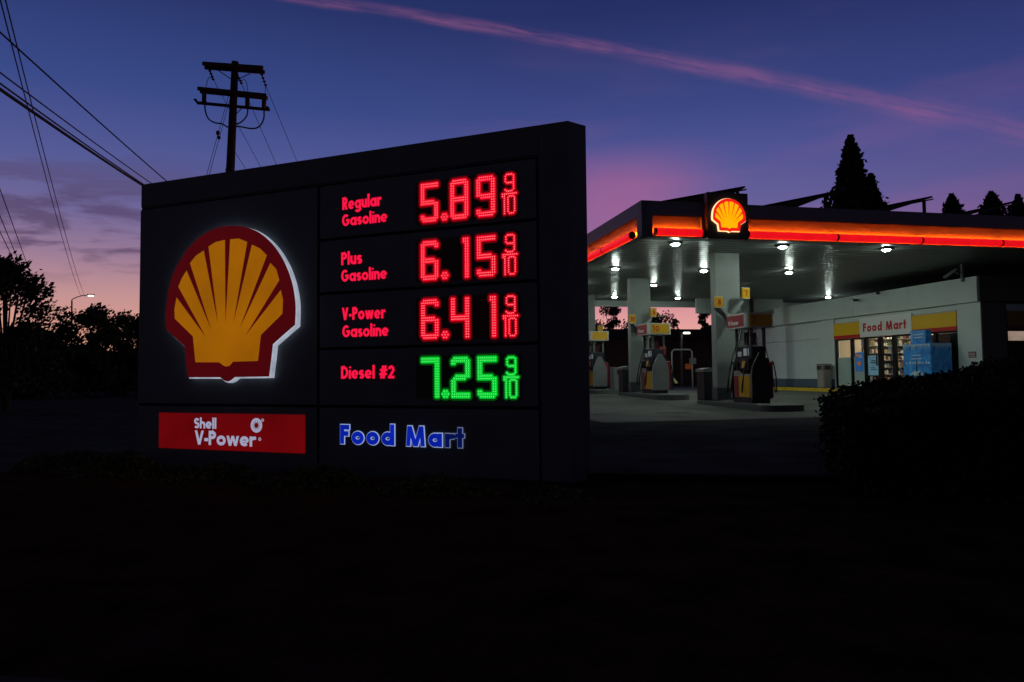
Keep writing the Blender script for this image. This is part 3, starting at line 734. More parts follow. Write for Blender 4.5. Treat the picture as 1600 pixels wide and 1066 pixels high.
# wall outer face at x=0; shop body lies at +x ; y is U
def wb(y0, y1, z0, z1, M=wl, x0=0., x1=.25, nm='wall', bev=.004): return MB().b(x0, x1, y0, y1, z0, z1, M).build(nm, shop, bevel=bev)
Z = lambda z: z-FZ
PB, PT = 2.24, 3.08
for k in range(5):           # projecting parapet band in sheets
    a_ = US+(UE-US)*k/5; b_ = US+(UE-US)*(k+1)/5
    wb(a_+.006, b_-.006, Z(PB), Z(PT), x0=-.10, x1=.20, nm='parapet')
wb(US, UD0-.003, .0, Z(PB)-.012)                         # right pilaster
wb(UD1+.003, UD1+.95, .0, Z(PB)-.012)                    # left pilaster
for k in range(4):           # lower wall sheets beyond, set back, with a channel above
    a_ = UD1+.96+(UE-UD1-.96)*k/4; b_ = UD1+.96+(UE-UD1-.96)*(k+1)/4
    wb(a_+.004, b_-.004, .36, 2.12, x0=.02); wb(a_+.004, b_-.004, 2.14, 2.80, x0=.02)
wb(UD1+.96, UE, 2.70, Z(PB)+.05, x0=.14, x1=.24, M=wl, nm='recessed_channel')
wb(UD1+.02, UE, .0, .355, M=bs, x0=-.03, x1=.02, nm='plinth'); wb(US+.02, UD0-.02, .0, .355, M=bs, x0=-.03, x1=-.002, nm='plinth')
# end wall facing the road, with a window bay
MB().b(.255, 9., US, US+.2, 0, Z(PT)-.004, wl_shade).build('end_wall', shop)
MB().b(-.10, 9., US-.10, US-.003, Z(PB), Z(PT)-.002, wl_shade).build('end_parapet', shop)
MB().b(-.001, .95, US-.05, US-.004, 0, Z(PB)-.01, wl_shade).build('end_pilaster', shop)
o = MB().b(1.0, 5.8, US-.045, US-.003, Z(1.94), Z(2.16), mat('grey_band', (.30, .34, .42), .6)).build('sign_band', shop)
MB().b(1.0, 5.8, US-.05, US-.003, Z(1.46), Z(1.93), mat('dim_yellow_band', (.15, .09, .01), .6)).build('sign_band', shop); MB().b(1.0, 5.8, US-.05, US-.003, Z(1.32), Z(1.458), mat('dim_red_band', (.10, .01, .01), .6)).build('sign_band', shop)  # storefront band colours painted darker here, as the end is unlit
MB().b(1.0, 5.8, US-.03, US-.003, 0, Z(1.31), frm).build('window_surround', shop)
MB().b(1.02, 1.72, US-.036, US-.031, Z(.95), Z(1.26), emi('blind_lit', (.26, .19, .15), 1., .2)).build('lit_window', shop)
MB().b(0., 9., US+.2, UE, Z(PT)-.30, Z(PT)-.25, roofm).build('roof', shop)
MB().b(8.8, 9., US+.2, UE, 0, Z(PT)-.3, wl_shade).build('wall', shop); MB().b(.25, 9., UE-.2, UE, 0, Z(PT)-.3, wl_shade).build('wall', shop)
intf = mat('shop_floor', (.30, .28, .25), .4, noise=.1); MB().b(.27, 8.8, US+.21, UE-.21, -.02, .012, intf).build('shop_floor', shop)
intc = mat('shop_ceiling', (.6, .58, .52), .8); MB().b(.27, 8.8, US+.21, UE-.21, 2.62, 2.66, intc).build('shop_ceiling', shop)
ceil_l = emi('shop_tube', (1., .84, .62), 21.)
for xx in (1.2, 3.4, 5.6):
    for yy in (4.2, 6.2, 8.2, 10.2): MB().b(xx, xx+.3, yy, yy+1.2, 2.58, 2.612, ceil_l).build('light_panel', shop)
# interior side walls behind the glazing
MB().b(.27, 1.4, UD1+.10, UD1+.2, .02, 2.6, mat('cream_wall', (.55, .45, .34), .8)).build('inner_wall', shop)
# sign band over the storefront
z_sb0, z_sb1 = Z(1.36), Z(2.02)
d_ = UD1-UD0
def band(y0, y1, z0, z1, M, nm='sign_band', x0=-.02): return MB().b(x0, .16, y0, y1, z0, z1, M).build(nm, shop)
syel = mat('sign_yellow', (.90, .54, .006), .45); sred = mat('sign_red', (.62, .014, .014), .45); swh = mat('sign_white', (.86, .90, .88), .45)
yb, ya = 8.27, 5.48     # white middle section between these
for a_, b_ in ((UD0+.02, ya-.004), (yb+.004, UD1-.02)):
    band(a_, b_, z_sb0+.135, z_sb1-.02, syel); band(a_, b_, z_sb0, z_sb0+.132, sred); band(a_, b_, z_sb1-.017, z_sb1+.02, tw)
    band(a_, b_, z_sb1+.023, Z(PB)-.014, wl, 'header', .06)
band(ya, yb, z_sb0, z_sb1+.10, swh, x0=-.035)
band(ya, yb, z_sb1+.103, Z(PB)-.014, wl, 'header', .06)
mb = MB(); text(mb, 'Food Mart', -yb+.19, z_sb0+.20, 2.36, .35, .235, 0, sred, .13, step=.0006); q = mb.build('lettering', shop)
q.rotation_euler = (0, 0, -math.pi/2); q.location = (-.037, 0, 0)
# glazing: dark frames, glass, doors
glass = bpy.data.materials.new('shop_glass'); glass.use_nodes = True; t = glass.node_tree; t.nodes.clear()
gg = t.nodes.new('ShaderNodeBsdfGlossy'); gg.inputs['Roughness'].default_value = .02; gt = t.nodes.new('ShaderNodeBsdfTransparent'); gt.inputs[0].default_value = (.86, .9, .9, 1)
fr = t.nodes.new('ShaderNodeLayerWeight'); fr.inputs[0].default_value = .12; mx = t.nodes.new('ShaderNodeMixShader')
t.links.new(fr.outputs[0], mx.inputs[0]); t.links.new(gt.outputs[0], mx.inputs[1]); t.links.new(gg.outputs[0], mx.inputs[2])
go = t.nodes.new('ShaderNodeOutputMaterial'); t.links.new(mx.outputs[0], go.inputs[0])
frost = mat('frosted_film', (.30, .38, .36), .5, .4, emis=(.055, .065, .055), es=1)
GT = z_sb0-.01
ys = [UD1, 8.93, 8.12, 7.28, 6.50, 5.55, 4.5, UD0]
for y_ in ys: MB().b(.05, .17, y_-.06 if y_ != UD0 else y_, y_+.06 if y_ != UD1 else y_, .02, GT-.062, frm).build('mullion', shop)
MB().b(.05, .17, UD0, UD1, GT-.06, GT, frm).build('transom', shop); MB().b(.05, .17, UD0, UD1, -.0, .08, frm).build('sill', shop)
for i in range(len(ys)-1):
    a_, b_ = ys[i+1]+.062, ys[i]-.062
    nm = 'door' if i in (2, 3) else 'window'
    g_ = MB().b(.10, .112, a_, b_, .082, GT-.062, glass).build(nm, shop)
    if i in (0, 1): MB().b(.114, .118, a_, b_, .09, 1.27, frost).build('frosted_film', g_)
    if i in (5, 6): MB().b(.114, .118, a_, b_, .09, GT-.08, mat('dark_interior_sheet', (.02, .022, .022), .5)).build('dark_interior_sheet', g_)  # opaque dark sheet standing in for the unlit interior behind these panes
    if nm == 'door':
        MB().b(.06, .16, a_, a_+.05, .085, GT-.065, frm).build('stile', g_); MB().b(.06, .16, b_-.05, b_, .085, GT-.065, frm).build('stile', g_)
        MB().b(.0, .05, a_+.07, a_+.10, .9, 1.3, alum).build('handle', g_)
# parapet cameras
def seccam(v_, u_, z_, lab, L_=.22):
    o = empty('security_camera', VU(v_, u_, z_), AG+.4, lab, 'camera', 'security cameras')
    b_ = MB(); b_.box((0, -.05, 0), (.10, L_, .10), pd); b_.build('body', o, bevel=.02)
    MB().tube([(0, .0, .04), (0, .10, .10), (0, .2, .02)], .015, pd, 6).build('arm', o); return o
seccam(SV-.32, 8.15, 2.86, 'small dark camera on the white parapet above the shop sign'); seccam(SV-.30, 6.9, 3.0, 'small dark camera near the parapet top, right of the other one', .12)
seccam(3.55+.1, 2.0+5.2, 2.02, 'round dark camera on the second canopy column', .14)
o = empty('security_camera', VU(SV-.35, US+.5, 3.30), AG, 'long pale camera on a conduit at the corner of the shop parapet', 'camera', 'security cameras')
MB().tube([(0, .55, -.14), (0, .0, .08)], .055, pg, 10).build('body', o); MB().tube([(.0, .1, -.02), (.10, .0, -.12), (.18, .05, -.02)], .018, pg, 6).build('arm', o)
MB().b(.16, .24, -.04, .04, -.35, .24, pg).build('conduit', o)
# pavement in front of the shop with painted kerb
mb = MB(); mb.prism([(-1.35, SZ-.2), (.0, SZ-.2), (.0, FZ-.004), (-1.35, FZ-.004)], 'y', US-2, UE+1, conc, conc)
for k in range(len(mb.v)): pass
o = mb.build('shop_pavement'); o.location = VU(SV, 0, 0); o.rotation_euler = (0, 0, AG); tag(o, kind='structure')
yk = mat('kerb_yellow', (.60, .42, .02), .6, noise=.25, nscale=5)
o = MB().b(-1.372, -1.352, 3.2, 13.5, SZ-.05, FZ-.002, yk).b(-1.37, -1.20, 3.2, 13.5, FZ-.003, FZ+.002, yk).build('painted_kerb'); o.location = VU(SV, 0, 0); o.rotation_euler = (0, 0, AG); tag(o, kind='structure')
def loc(x, y, z=0): return VU(SV+x, y, FZ+z)
# bin by the entrance
o = empty('waste_bin', loc(-.40, UD1+.18), AG, 'beige litter bin with dark opening beside the shop entrance', 'bin')
bg_ = mat('bin_beige', (.30, .28, .24), .6, noise=.15)
MB().prism(rrect(-.22, .22, -.22, .22, .08, 4), 'z', 0, .72, bg_).build('body', o); MB().prism(rrect(-.235, .235, -.235, .235, .08, 4), 'z', .722, 1.02, mat('bin_hood', (.20, .19, .17), .6)).build('hood', o)
MB().b(-.245, -.236, -.13, .13, .78, .93, pd).build('opening', o); MB().b(-.13, .13, -.245, -.236, .78, .93, pd).build('opening', o)
# ice freezer
ib = mat('ice_blue', (.02, .24, .85), .4, .4, noise=.35, nscale=5, col2=(.06, .42, .95)); ib2 = mat('ice_blue_side', (.010, .07, .16), .4, .4, noise=.3, nscale=3)
iw = mat('ice_white', (.45, .62, .75), .5)
o = empty('ice_freezer', loc(-.62, 4.14), AG, 'blue ice freezer with white lettering and icy trim outside the shop', 'freezer')
MB().b(-.42, .42, -.64, .64, .08, 1.62, ib).build('cabinet', o, bevel=.02)
MB().b(-.40, .40, -.62, .62, .0, .078, pd).build('plinth', o)
h_ = MB().b(-.428, -.421, -.01, .61, .20, 1.45, ib).build('door', o); MB().b(-.428, -.421, -.61, -.03, .20, 1.45, ib).build('door', o)
mb = MB(); mb.b(-.46, -.44, -.02, .0, .7, 1.0, alum); mb.build('handle', h_)
mb = MB()
random.seed(3)
for k in range(26):        # dripping icicle trim painted along the top, front end and side
    x_ = -.40+.8*k/26; l_ = random.uniform(.06, .24); mb.face([(x_, -.646, 1.60), (x_+.032, -.646, 1.60), (x_+.018, -.646, 1.60-l_)], iw)
    y_ = -.62+1.24*k/26; l_ = random.uniform(.06, .24); mb.face([(-.431, y_, 1.60), (-.431, y_+.05, 1.60), (-.431, y_+.025, 1.60-l_)], iw)
for (z_, wd) in ((1.20, .40), (1.08, .46)): mb.b(-.434, -.430, -wd/2, wd/2, z_, z_+.035, iw)
for k, yy in enumerate((.50, .34, .22, .10, -.02, -.12, -.24, -.40, -.52)): mb.b(-.434, -.430, yy-.075, yy, .92, .98+.03*(k % 2), iw)
for k in range(5): mb.face([(-.434-.0004*k, .0+.10*(k-2)+.07*math.cos(R(a_)), .55+.05*(k % 2)+.10*math.sin(R(a_))) for a_ in range(0, 360, 40)], iw)
mb.build('printed_graphics', o)
h2 = empty('ice_sign', loc(-.72, 4.28, 1.621), AG, 'small blue ice advertisement board standing on the freezer', 'sign')
MB().b(-.12, .12, -.36, .36, .0, .48, ib).build('board', h2, bevel=.02)
mb = MB(); mb.b(-.1235, -.1205, -.26, .22, .30, .35, iw); mb.b(-.1235, -.1205, -.22, .18, .20, .25, iw); mb.b(-.1235, -.1205, .26, .30, .1, .42, iw); mb.build('printed_graphics', h2)
# posters
def poster(y_, z_, w_, h_, M, lab, x_=.09, graphics=None):
    o = MB().b(x_-.006, x_, y_-w_/2, y_+w_/2, z_, z_+h_, M).build('poster'); o.location = VU(SV, 0, FZ); o.rotation_euler = (0, 0, AG)
    tag(o, lab, 'poster', 'posters on the shop glass')
    if graphics:
        mb = MB()
        for (a_, b_, c_, d_, Mg) in graphics: mb.b(x_-.0085, x_-.0065, y_+a_, y_+b_, z_+c_, z_+d_, Mg)
        mb.build('printed_graphics', o)
    return o
pbl = mat('poster_pale_blue', (.20, .42, .55), .5, emis=(.03, .06, .08), es=1, noise=.15); pbl2 = mat('poster_blue', (.03, .15, .45), .5, emis=(.01, .04, .10), es=1, noise=.5, nscale=9)
dkg = mat('ink_dark', (.02, .03, .04), .5); por = mat('ink_orange', (.6, .20, .04), .5, emis=(.1, .03, .0), es=1)
poster(7.70, .52, .60, .78, pbl, 'pale blue poster on the entrance door', graphics=[(-.2, .18, .48, .52, dkg), (-.12, .12, .56, .60, dkg), (-.18, .18, .22, .25, dkg), (-.10, .18, .30, .32, dkg)])
poster(8.52, .68, .50, .78, pbl2, 'dark blue poster with orange figures on the frosted window', graphics=[(-.1, .12, .25, .40, por), (-.16, .0, .55, .68, lbl), (.02, .18, .60, .72, por)])
o = MB().b(-.012, -.004, US+.22, US+.52, 1.10, 1.30, pr).build('wall_notice'); o.location = VU(SV, 0, FZ); o.rotation_euler = (0, 0, AG); tag(o, 'small red notice plate on the white wall at the shop corner', 'sign')
mb = MB(); [mb.b(-.016, -.0125, US+.25, US+.49, 1.14+.05*k, 1.16+.05*k, lbl) for k in range(3)]; mb.build('printed_text', o)
# shelves and goods inside
random.seed(11)
gm = [mat('goods%d' % i, c, .5, emis=tuple(x*.0 for x in c), es=1) for i, c in enumerate([(.22, .05, .04), (.42, .38, .32), (.06, .08, .16), (.35, .25, .10), (.05, .09, .06), (.55, .54, .5), (.10, .05, .04), (.10, .16, .2), (.04, .04, .04)])]
MC['goods_names'] = None
shf = mat('shelf_metal', (.35, .34, .32), .5)
for i, (x_, y0_, y1_, lab) in enumerate([(2.1, 6.5, 7.9, 'behind the door glass'), (2.3, 5.0, 6.3, 'right of the doors'), (3.6, 8.2, 9.6, 'deep inside the shop on the left')]):
    o = empty('store_shelf', loc(x_, 0), AG, 'shop shelving unit stocked with goods '+lab, 'shelf', 'shelving inside the shop')
    MB().b(.4, .44, y0_, y1_, .02, 1.85, shf).build('back', o)
    for k in range(5): MB().b(0, .395, y0_, y1_, .2+.36*k, .225+.36*k, shf).build('shelf', o)
    mb = MB()
    for k in range(5):
        y_ = y0_+.02
        while y_ < y1_-.1:
            w_ = random.uniform(.05, .14); h_ = random.uniform(.12, .29); mb.b(.03, .22, y_, min(y_+w_, y1_-.01), .227+.36*k, .227+.36*k+h_, random.choice(gm)); y_ += w_+random.uniform(.0, .03)
    g_ = mb.build('packaged_goods'); g_.location = loc(x_, 0); g_.rotation_euler = (0, 0, AG); tag(g_, 'rows of colourful packaged goods on the shelves '+lab, 'goods', kind='stuff')

o = empty('store_shelf', loc(1.15, 10.9), AG, 'tall wall display of bright goods seen through the entrance doors', 'shelf', 'shelving inside the shop')
MB().b(0, 6.5, .42, .46, .02, 2.45, shf).build('back', o)
for k in range(7): MB().b(0, 6.5, .0, .415, .2+.32*k, .222+.32*k, shf).build('shelf', o)
mb = MB()
for k in range(7):
    x_ = .02
    while x_ < 6.4:
        w_ = random.uniform(.05, .16); h_ = random.uniform(.10, .27); mb.b(x_, x_+w_, .05, .25, .224+.32*k, .224+.32*k+h_, random.choice(gm)); x_ += w_+random.uniform(.0, .05)
g_ = mb.build('packaged_goods'); g_.location = loc(1.15, 10.9); g_.rotation_euler = (0, 0, AG); tag(g_, 'bright packets and bottles on the wall display behind the doors', 'goods', kind='stuff')

# ------------------------------------------------------------------ things behind the forecourt
dkw = mat('far_wall_blue', (.16, .17, .24), .8, noise=.1); dkr = mat('far_roof', (.05, .05, .06), .8)
o = empty('car_wash_building', VU(-4.5, 25.5, gz(25)), AG, 'low dark car wash building behind the forecourt on the left', 'building')
MB().b(0, 8.6, 0, 8, 0, 2.9, dkw).build('wall', o); MB().b(-.2, 8.8, -.2, 8.2, 2.9, 3.32, dkr).build('roof', o, bevel=.02)
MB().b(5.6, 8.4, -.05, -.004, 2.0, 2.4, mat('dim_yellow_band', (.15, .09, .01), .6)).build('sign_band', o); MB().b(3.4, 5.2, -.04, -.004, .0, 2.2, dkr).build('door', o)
o = empty('brick_building', VU(5.2, 33., gz(30)), AG, 'long dark brick building with a flat roof beyond the forecourt', 'building')
brk = mat('dark_brick', (.11, .06, .05), .85, noise=.25, nscale=4)
MB().b(0, 30, 0, 10, 0, 3.4, brk).build('wall', o); MB().b(-.3, 30.3, -.3, 10.2, 3.4, 4.1, dkr).build('roof', o)
MB().b(11.7, 12.2, -.04, -.004, 1.1, 1.5, mat('orange_lit_door', (.25, .08, .04), .7, emis=(.07, .015, .004), es=1)).build('window', o)
for k in range(3): MB().b(1.2+1.7*k, 2.2+1.7*k, -.04, -.004, .3, 2.1, dkr).build('door', o)
# lot lamp seen between the columns
def ray_ground(x, Yd): return atY(x, 590, Yd)
lampm = emi('lot_lamp_lens', (1., .96, .8), 6.)
p_ = ray_ground(1065.5, 44.)
o = empty('lot_lamp', (p_.x, p_.y, gz(30)), AG, 'slim grey lot lamp with a lit head between the second and nearest columns', 'lamp')
MB().tube([(0, 0, 0), (0, 0, 3.35)], .075, mat('lamp_post_paint', (.16, .16, .16), .5), 8).build('post', o)
MB().b(-.1, .75, -.12, .12, 3.32, 3.42, pd).build('arm', o); MB().b(.2, .55, -.10, .10, 3.23, 3.318, lampm).build('lens', o)
# pipe frame and air unit
p_ = ray_ground(1050.5, 38.); q_ = ray_ground(1082, 38.)
o = empty('pipe_frame', (p_.x, p_.y, gz(30)), 0, 'pale pipe height-bar frame in front of the dark brick building', 'frame'); w_ = q_.x-p_.x
fm = mat('pipe_pale', (.45, .45, .42), .5); MB().tube([(0, 0, 0), (0, 0, 1.95), (.12, 0, 2.06), (w_-.12, 0, 2.06), (w_, 0, 1.95), (w_, 0, 0)], .045, fm, 8).build('pipe', o)
MB().box((w_+.02, -.06, 1.45), (.36, .04, .32), mat('plate_grey', (.2, .2, .2), .6)).build('plate', o)
p_ = ray_ground(1050, 36.)
o = empty('air_machine', (p_.x-.25, p_.y, gz(30)), AG, 'small air machine with a pale sloping top near the pipe frame', 'machine')
MB().b(-.3, .25, -.2, .2, 0, .85, pd).build('body', o, bevel=.02); MB().prism([(-.1, .86), (.42, .28), (.5, .36), (-.02, .95)], 'y', -.16, .16, mat('pale_slope', (.7, .62, .3), .5)).build('sloping_top', o)
p_ = ray_ground(1036, 36.); o = empty('price_notice', (p_.x, p_.y, gz(30)), 0, 'dim red notice on a post behind the second pump', 'sign')
MB().box((0, 0, 1.95), (.34, .05, .42), sred).build('board', o); MB().tube([(0, .04, 0), (0, .04, 1.75)], .03, pg, 6).build('post', o)

# ------------------------------------------------------------------ TREES, HEDGES
lfm = mat('leaf_dark', (.045, .055, .03), .7, .2, noise=.5, nscale=.8); bark = mat('bark', (.05, .04, .03), .9, noise=.3, bump=.5)
lfc = mat('leaf_conifer', (.03, .045, .028), .8, .15, noise=.4, nscale=.7)
def leaves(mb, P, s, M, flat=0.):
    for p in P:
        a = Vector((random.gauss(0, 1), random.gauss(0, 1), random.gauss(0, 1))).normalized(); b = a.orthogonal().normalized()
        c = a.cross(b); k = s*random.uniform(.6, 1.3); p = Vector(p)
        mb.face([p-b*k, p+c*k*.5, p+b*k, p-c*k*.5], M)
def broad_tree(name, base, Ht, Rw, label, n=5000, ls=.16, seed=1, trunkh=.35, group=None, clumps=26, open_=.0):
    random.seed(seed); o = empty(name, base, 0, label, 'tree', group)
    tk = MB(); th = Ht*trunkh; tk.tube([(0, 0, -.3), (.05, 0, th*.5), (0, .05, th)], [Ht*.028, Ht*.022, Ht*.018], bark, 8)
    cs = []
    for k in range(clumps):
        a = random.uniform(0, 2*math.pi); rr = Rw*math.sqrt(random.random())*.86; zz = th*.75+(Ht-th*.75)*random.random()**.8
        f = math.sin(math.pi*min(1, max(.06, (zz-th*.6)/(Ht-th*.6)*.92+.08)))**.6
        c = Vector((rr*math.cos(a)*f, rr*math.sin(a)*f, zz*.93)); cs.append((c, Rw*random.uniform(.17, .34)))
        tk.tube([(0, .02, th*.9), (c.x*.45, c.y*.45, th+(c.z-th)*.5), tuple(c)], [Ht*.011, Ht*.006, Ht*.002], bark, 5, cap=False)
    tk.build('trunk', o); mb = MB()
    P = []
    for k in range(n):
        c, r_ = random.choice(cs); d = Vector((random.gauss(0, 1), random.gauss(0, 1), random.gauss(0, .75)))
        if d.length > 1.9: d *= 1.9/d.length
        d *= r_*.55; P.append(c+d)
    leaves(mb, P, ls, lfm); mb.build('crown', o); return o
def conifer(base, Ht, Rw, label, n=6000, ls=.3, seed=1):
    random.seed(seed); o = empty('conifer', base, 0, label, 'tree', 'conifers beyond the canopy')
    MB().tube([(0, 0, -.3), (0, 0, Ht*.96)], [Ht*.02, Ht*.002], bark, 8).build('trunk', o)
    mb = MB(); P = []
    lob = [(random.uniform(0, 6.28), random.uniform(.05, .95), random.uniform(.75, 1.18)) for _ in range(34)]
    for k in range(n):
        t = (1-random.random()**1.0*.55) if random.random() < .85 else random.random()*.5; a, tt, g = random.choice(lob)
        t = min(.995, tt*.25+t*.75) if random.random() < .35 else t
        rad = Rw*min(1, (1-t)*1.75+.012)**.85*(g if random.random() < .6 else .9)
        aa = a+random.gauss(0, .5) if random.random() < .6 else random.uniform(0, 6.28)
        rad *= .80+.22*math.sin(aa*2.3+seed+t*9)+.20*math.sin(t*47+aa*3+seed)*(.4+(1-t))
        r_ = rad*random.random()**.42*random.choice((1, 1, 1, 1.12)); P.append((r_*math.cos(aa), r_*math.sin(aa), Ht*(.04+.96*t)-.1*r_))
    leaves(mb, P, ls, lfc); mb.build('crown', o); return o
def at_ground(x, Yd, z): p = atY(x, 580, Yd); return (p.x, p.y, z)
conifer(at_ground(1340, 62, -.8), (578-206)/FP*62+.8, 4.6, 'tallest conifer rising behind the canopy roof', 12000, .25, 3)
conifer(at_ground(1371, 66, -.8), (578-268)/FP*66+.8, 3.6, 'lower broad conifer shoulder against the right of the tallest conifer', 8000, .26, 14)
conifer(at_ground(1303, 70, -.8), (578-313)/FP*70+.8, 3.2, 'small conifer tip just left of the tallest conifer', 2500, .26, 15)
conifer(at_ground(1497, 72, -.8), (576-299)/FP*72+.8, 4.6, 'small rounded conifer left of the rightmost solar panel', 7000, .24, 5)
conifer(at_ground(1560, 72, -.8), (575-295)/FP*72+.8, 4.9, 'small conifer overlapping the rightmost solar panel', 7000, .24, 6)
conifer(at_ground(1602, 72, -.8), (575-300)/FP*72+.8, 4.4, 'conifer cut off by the right edge of the picture', 7000, .24, 8)
# broadleaf trees on the left
broad_tree('street_tree', at_ground(8, 20, -1.1), (592-398)/FP*20+1.1, 1.55, 'large open leafy tree at the left edge of the picture', 7000, .075, 21, .22, clumps=34)
TL = [(60, 30, 512, 1.6, 'low dark tree right of the large leafy tree'), (108, 34, 480, 1.5, 'tree below the street lamp head'), (150, 33, 476, 1.6, 'taller of the dark trees left of the price sign'),
      (193, 36, 488, 1.9, 'dark tree touching the left edge of the price sign'), (228, 36, 484, 1.8, 'tree mostly hidden behind the left edge of the price sign'), (20, 34, 520, 2., 'low tree behind the large leafy tree')]
for k, (x, Yd, yt, rw, lab) in enumerate(TL):
    broad_tree('roadside_tree', at_ground(x, Yd, -1.1), (591-yt)/FP*Yd+1.1, rw, lab, 5200, .10, 40+k, .16, 'trees along the road on the left', clumps=30)
# trees behind, seen under the canopy
for k, (x, Yd, yt, rw, lab) in enumerate([(955, 60, 470, 1.9, 'leafy tree seen under the canopy beside the price sign'), (1036, 62, 474, 1.9, 'leafy tree seen under the canopy right of the second column'), (1103, 62, 478, 1.0, 'small tree seen under the canopy left of the nearest column')]):
    broad_tree('distant_tree', at_ground(x, Yd, -.8), (584-yt)/FP*Yd+.8, rw, lab, 2600, .13, 60+k, .4, 'trees beyond the brick building', clumps=20)
# dark tree line
def wood(px0, px1, Yd, ytop, seed, nm, lab):
    random.seed(seed); mb = MB(); P = []; a = atY(px0, 585, Yd); b = atY(px1, 585, Yd)
    for k in range(9000):
        t = random.random(); h_ = (588-ytop)/FP*Yd*(1+.18*math.sin(t*23+seed)+.12*math.sin(t*61)); P.append((a.x+(b.x-a.x)*t, Yd+random.uniform(-2, 2), -1.+(h_+1)*random.random()**.8))
    leaves(mb, P, .3, lfm); return tag(mb.build(nm), lab, 'trees', kind='stuff')
wood(-160, 240, 48, 548, 3, 'far_tree_belt', 'dark belt of far trees behind the left roadside trees')
# hedges
hlf = mat('hedge_leaf', (.034, .034, .020), .75, .08, noise=.4, nscale=2.)
def hedge(corners, z0, ztop, label, n, ls, seed, nm='hedge'):
    """box-like clipped hedge with ragged surface. corners: 4 ground points"""
    random.seed(seed); o = empty(nm, tuple(corners[0][:2])+(z0,), 0, label, 'hedge'); mb = MB(); c = [Vector(p[:2]) for p in corners]; base = Vector((c[0].x, c[0].y, z0))
    def top(s, t): return ztop[0]*(1-s)*(1-t)+ztop[1]*s*(1-t)+ztop[2]*s*t+ztop[3]*(1-s)*t
    def pt(s, t): q = c[0]*(1-s)*(1-t)+c[1]*s*(1-t)+c[2]*s*t+c[3]*(1-s)*t; return q
    P = []
    for k in range(n):
        s, t = random.random(), random.random(); f = random.random()
        if f < .42: zz = top(s, t)+random.gauss(0, .022)+.05*math.sin(s*19+t*7)
        else:
            if random.random() < .5: s = random.choice((0, 1))
            else: t = random.choice((0, 1, 0))
            zz = z0+(top(s, t)-z0)*random.random()
            s += random.gauss(0, .012); t += random.gauss(0, .012)
        q = pt(s, t); P.append(Vector((q.x+random.gauss(0, .02), q.y+random.gauss(0, .02), zz))-base)
    leaves(mb, P, ls, hlf)
    mb.build('foliage', o)
    i = MB(); q = [pt(.02, .02), pt(.98, .02), pt(.98, .98), pt(.02, .98)]; zt_ = [top(0, 0), top(1, 0), top(1, 1), top(0, 1)]
    bt = [Vector((p.x, p.y, z0))-base for p in q]; tp = [Vector((p.x, p.y, z-.05))-base for p, z in zip(q, zt_)]
    for fc in ((bt[0], bt[1], tp[1], tp[0]), (bt[1], bt[2], tp[2], tp[1]), (bt[2], bt[3], tp[3], tp[2]), (bt[3], bt[0], tp[0], tp[3]), tuple(tp)): i.face(fc, hlf)
    i.build('inner_branches', o)
    return o
hz = -1.05
ha = atY(1335, 760, 5.6); hb = atY(2050, 760, 4.6); hc = atY(1900, 600, 9.8); hd = atY(1296, 622, 8.6)
hedge([ha, hb, hc, hd], hz, [-.33, .36, .56, -.28], 'big dark clipped hedge in the right foreground in front of the shop', 42000, .030, 5)
# low shrubs in front of the price sign
def ground_shrub(xc, yc, w, d, h, seed, label, n=9000):
    random.seed(seed); o = empty('low_shrub', (xc, yc, -1.12), sang, label, 'shrub', 'low shrubs at the foot of the price sign'); mb = MB(); P = []
    for k in range(n):
        a = random.uniform(0, 6.283); r = math.sqrt(random.random()); x = w/2*r*math.cos(a); y = d/2*r*math.sin(a)
        zt = h*(1-r**3)*(.85+.15*math.sin(x*5+seed)+.1*math.sin(y*9+x*3)); P.append((x, y, zt*(1-random.random()**2*.5)+random.gauss(0, .012)))
    leaves(mb, P, .028, gsl); mb.build('foliage', o)
gsl = mat('shrub_leaf', (.06, .07, .028), .7, .2, noise=.5, nscale=3)
es_ = Vector((math.cos(sang), math.sin(sang), 0)); nn_ = Vector((es_.y, -es_.x, 0))
for k, (u_, off, w_, d_, h_, lab) in enumerate([(.2, .75, 2.3, 1.3, .36, 'under the left corner of the sign'), (1.6, .75, 2.3, 1.3, .26, 'below the red promotional panel'), (2.9, .75, 2.3, 1.2, .27, 'below the left of the blue lettering'),
                                              (4.2, .72, 2.3, 1.2, .22, 'below the right of the blue lettering'), (5.4, .7, 1.6, 1.2, .17, 'at the right corner of the sign')]):
    q = P0+es_*u_+nn_*off; ground_shrub(q.x, q.y, w_, d_, h_+.0, 80+k, 'low dark leafy shrub '+lab)

# ------------------------------------------------------------------ POLE AND WIRES
wood_m = mat('pole_wood', (.05, .04, .035), .9, noise=.3, bump=.3); iron = mat('insulator', (.04, .04, .045), .5)
PD = 26.
pb = atY(359.5, 275, PD); pt_ = atY(367.5, 97, PD)
def at(x, y, Yd=PD): return atY(x, y, Yd)
pole = empty('utility_pole', (pb.x-.35, PD, -1.1), 0, 'wooden utility pole with three crossarms behind the price sign', 'pole'); b0 = Vector(pole.location)
rel = lambda p: tuple(Vector(p)-b0)
MB().tube([(0, 0, 0), rel(pb), rel(pt_)], [.18, .155, .125], wood_m, 12).build('pole', pole)
def arm(p, q, s_=.13, t_=.10, dy=-.16, nm='crossarm'):
    a, b = at(*p, PD+dy), at(*q, PD+dy); d = (b-a); L_ = d.length; mb = MB(); mb.b(0, L_, -t_/2, t_/2, -s_/2, s_/2, wood_m); o = mb.build(nm, pole, bevel=.01)
    o.location = Vector(rel(a)); o.rotation_euler = (0, -math.atan2(d.z, d.x), 0); return o
arm((316.5, 99.5), (411, 106)); arm((320, 105.5), (413.5, 113), dy=.18)
arm((309, 138.5), (416, 149.5)); arm((313, 143.), (418, 153.5), dy=.18)
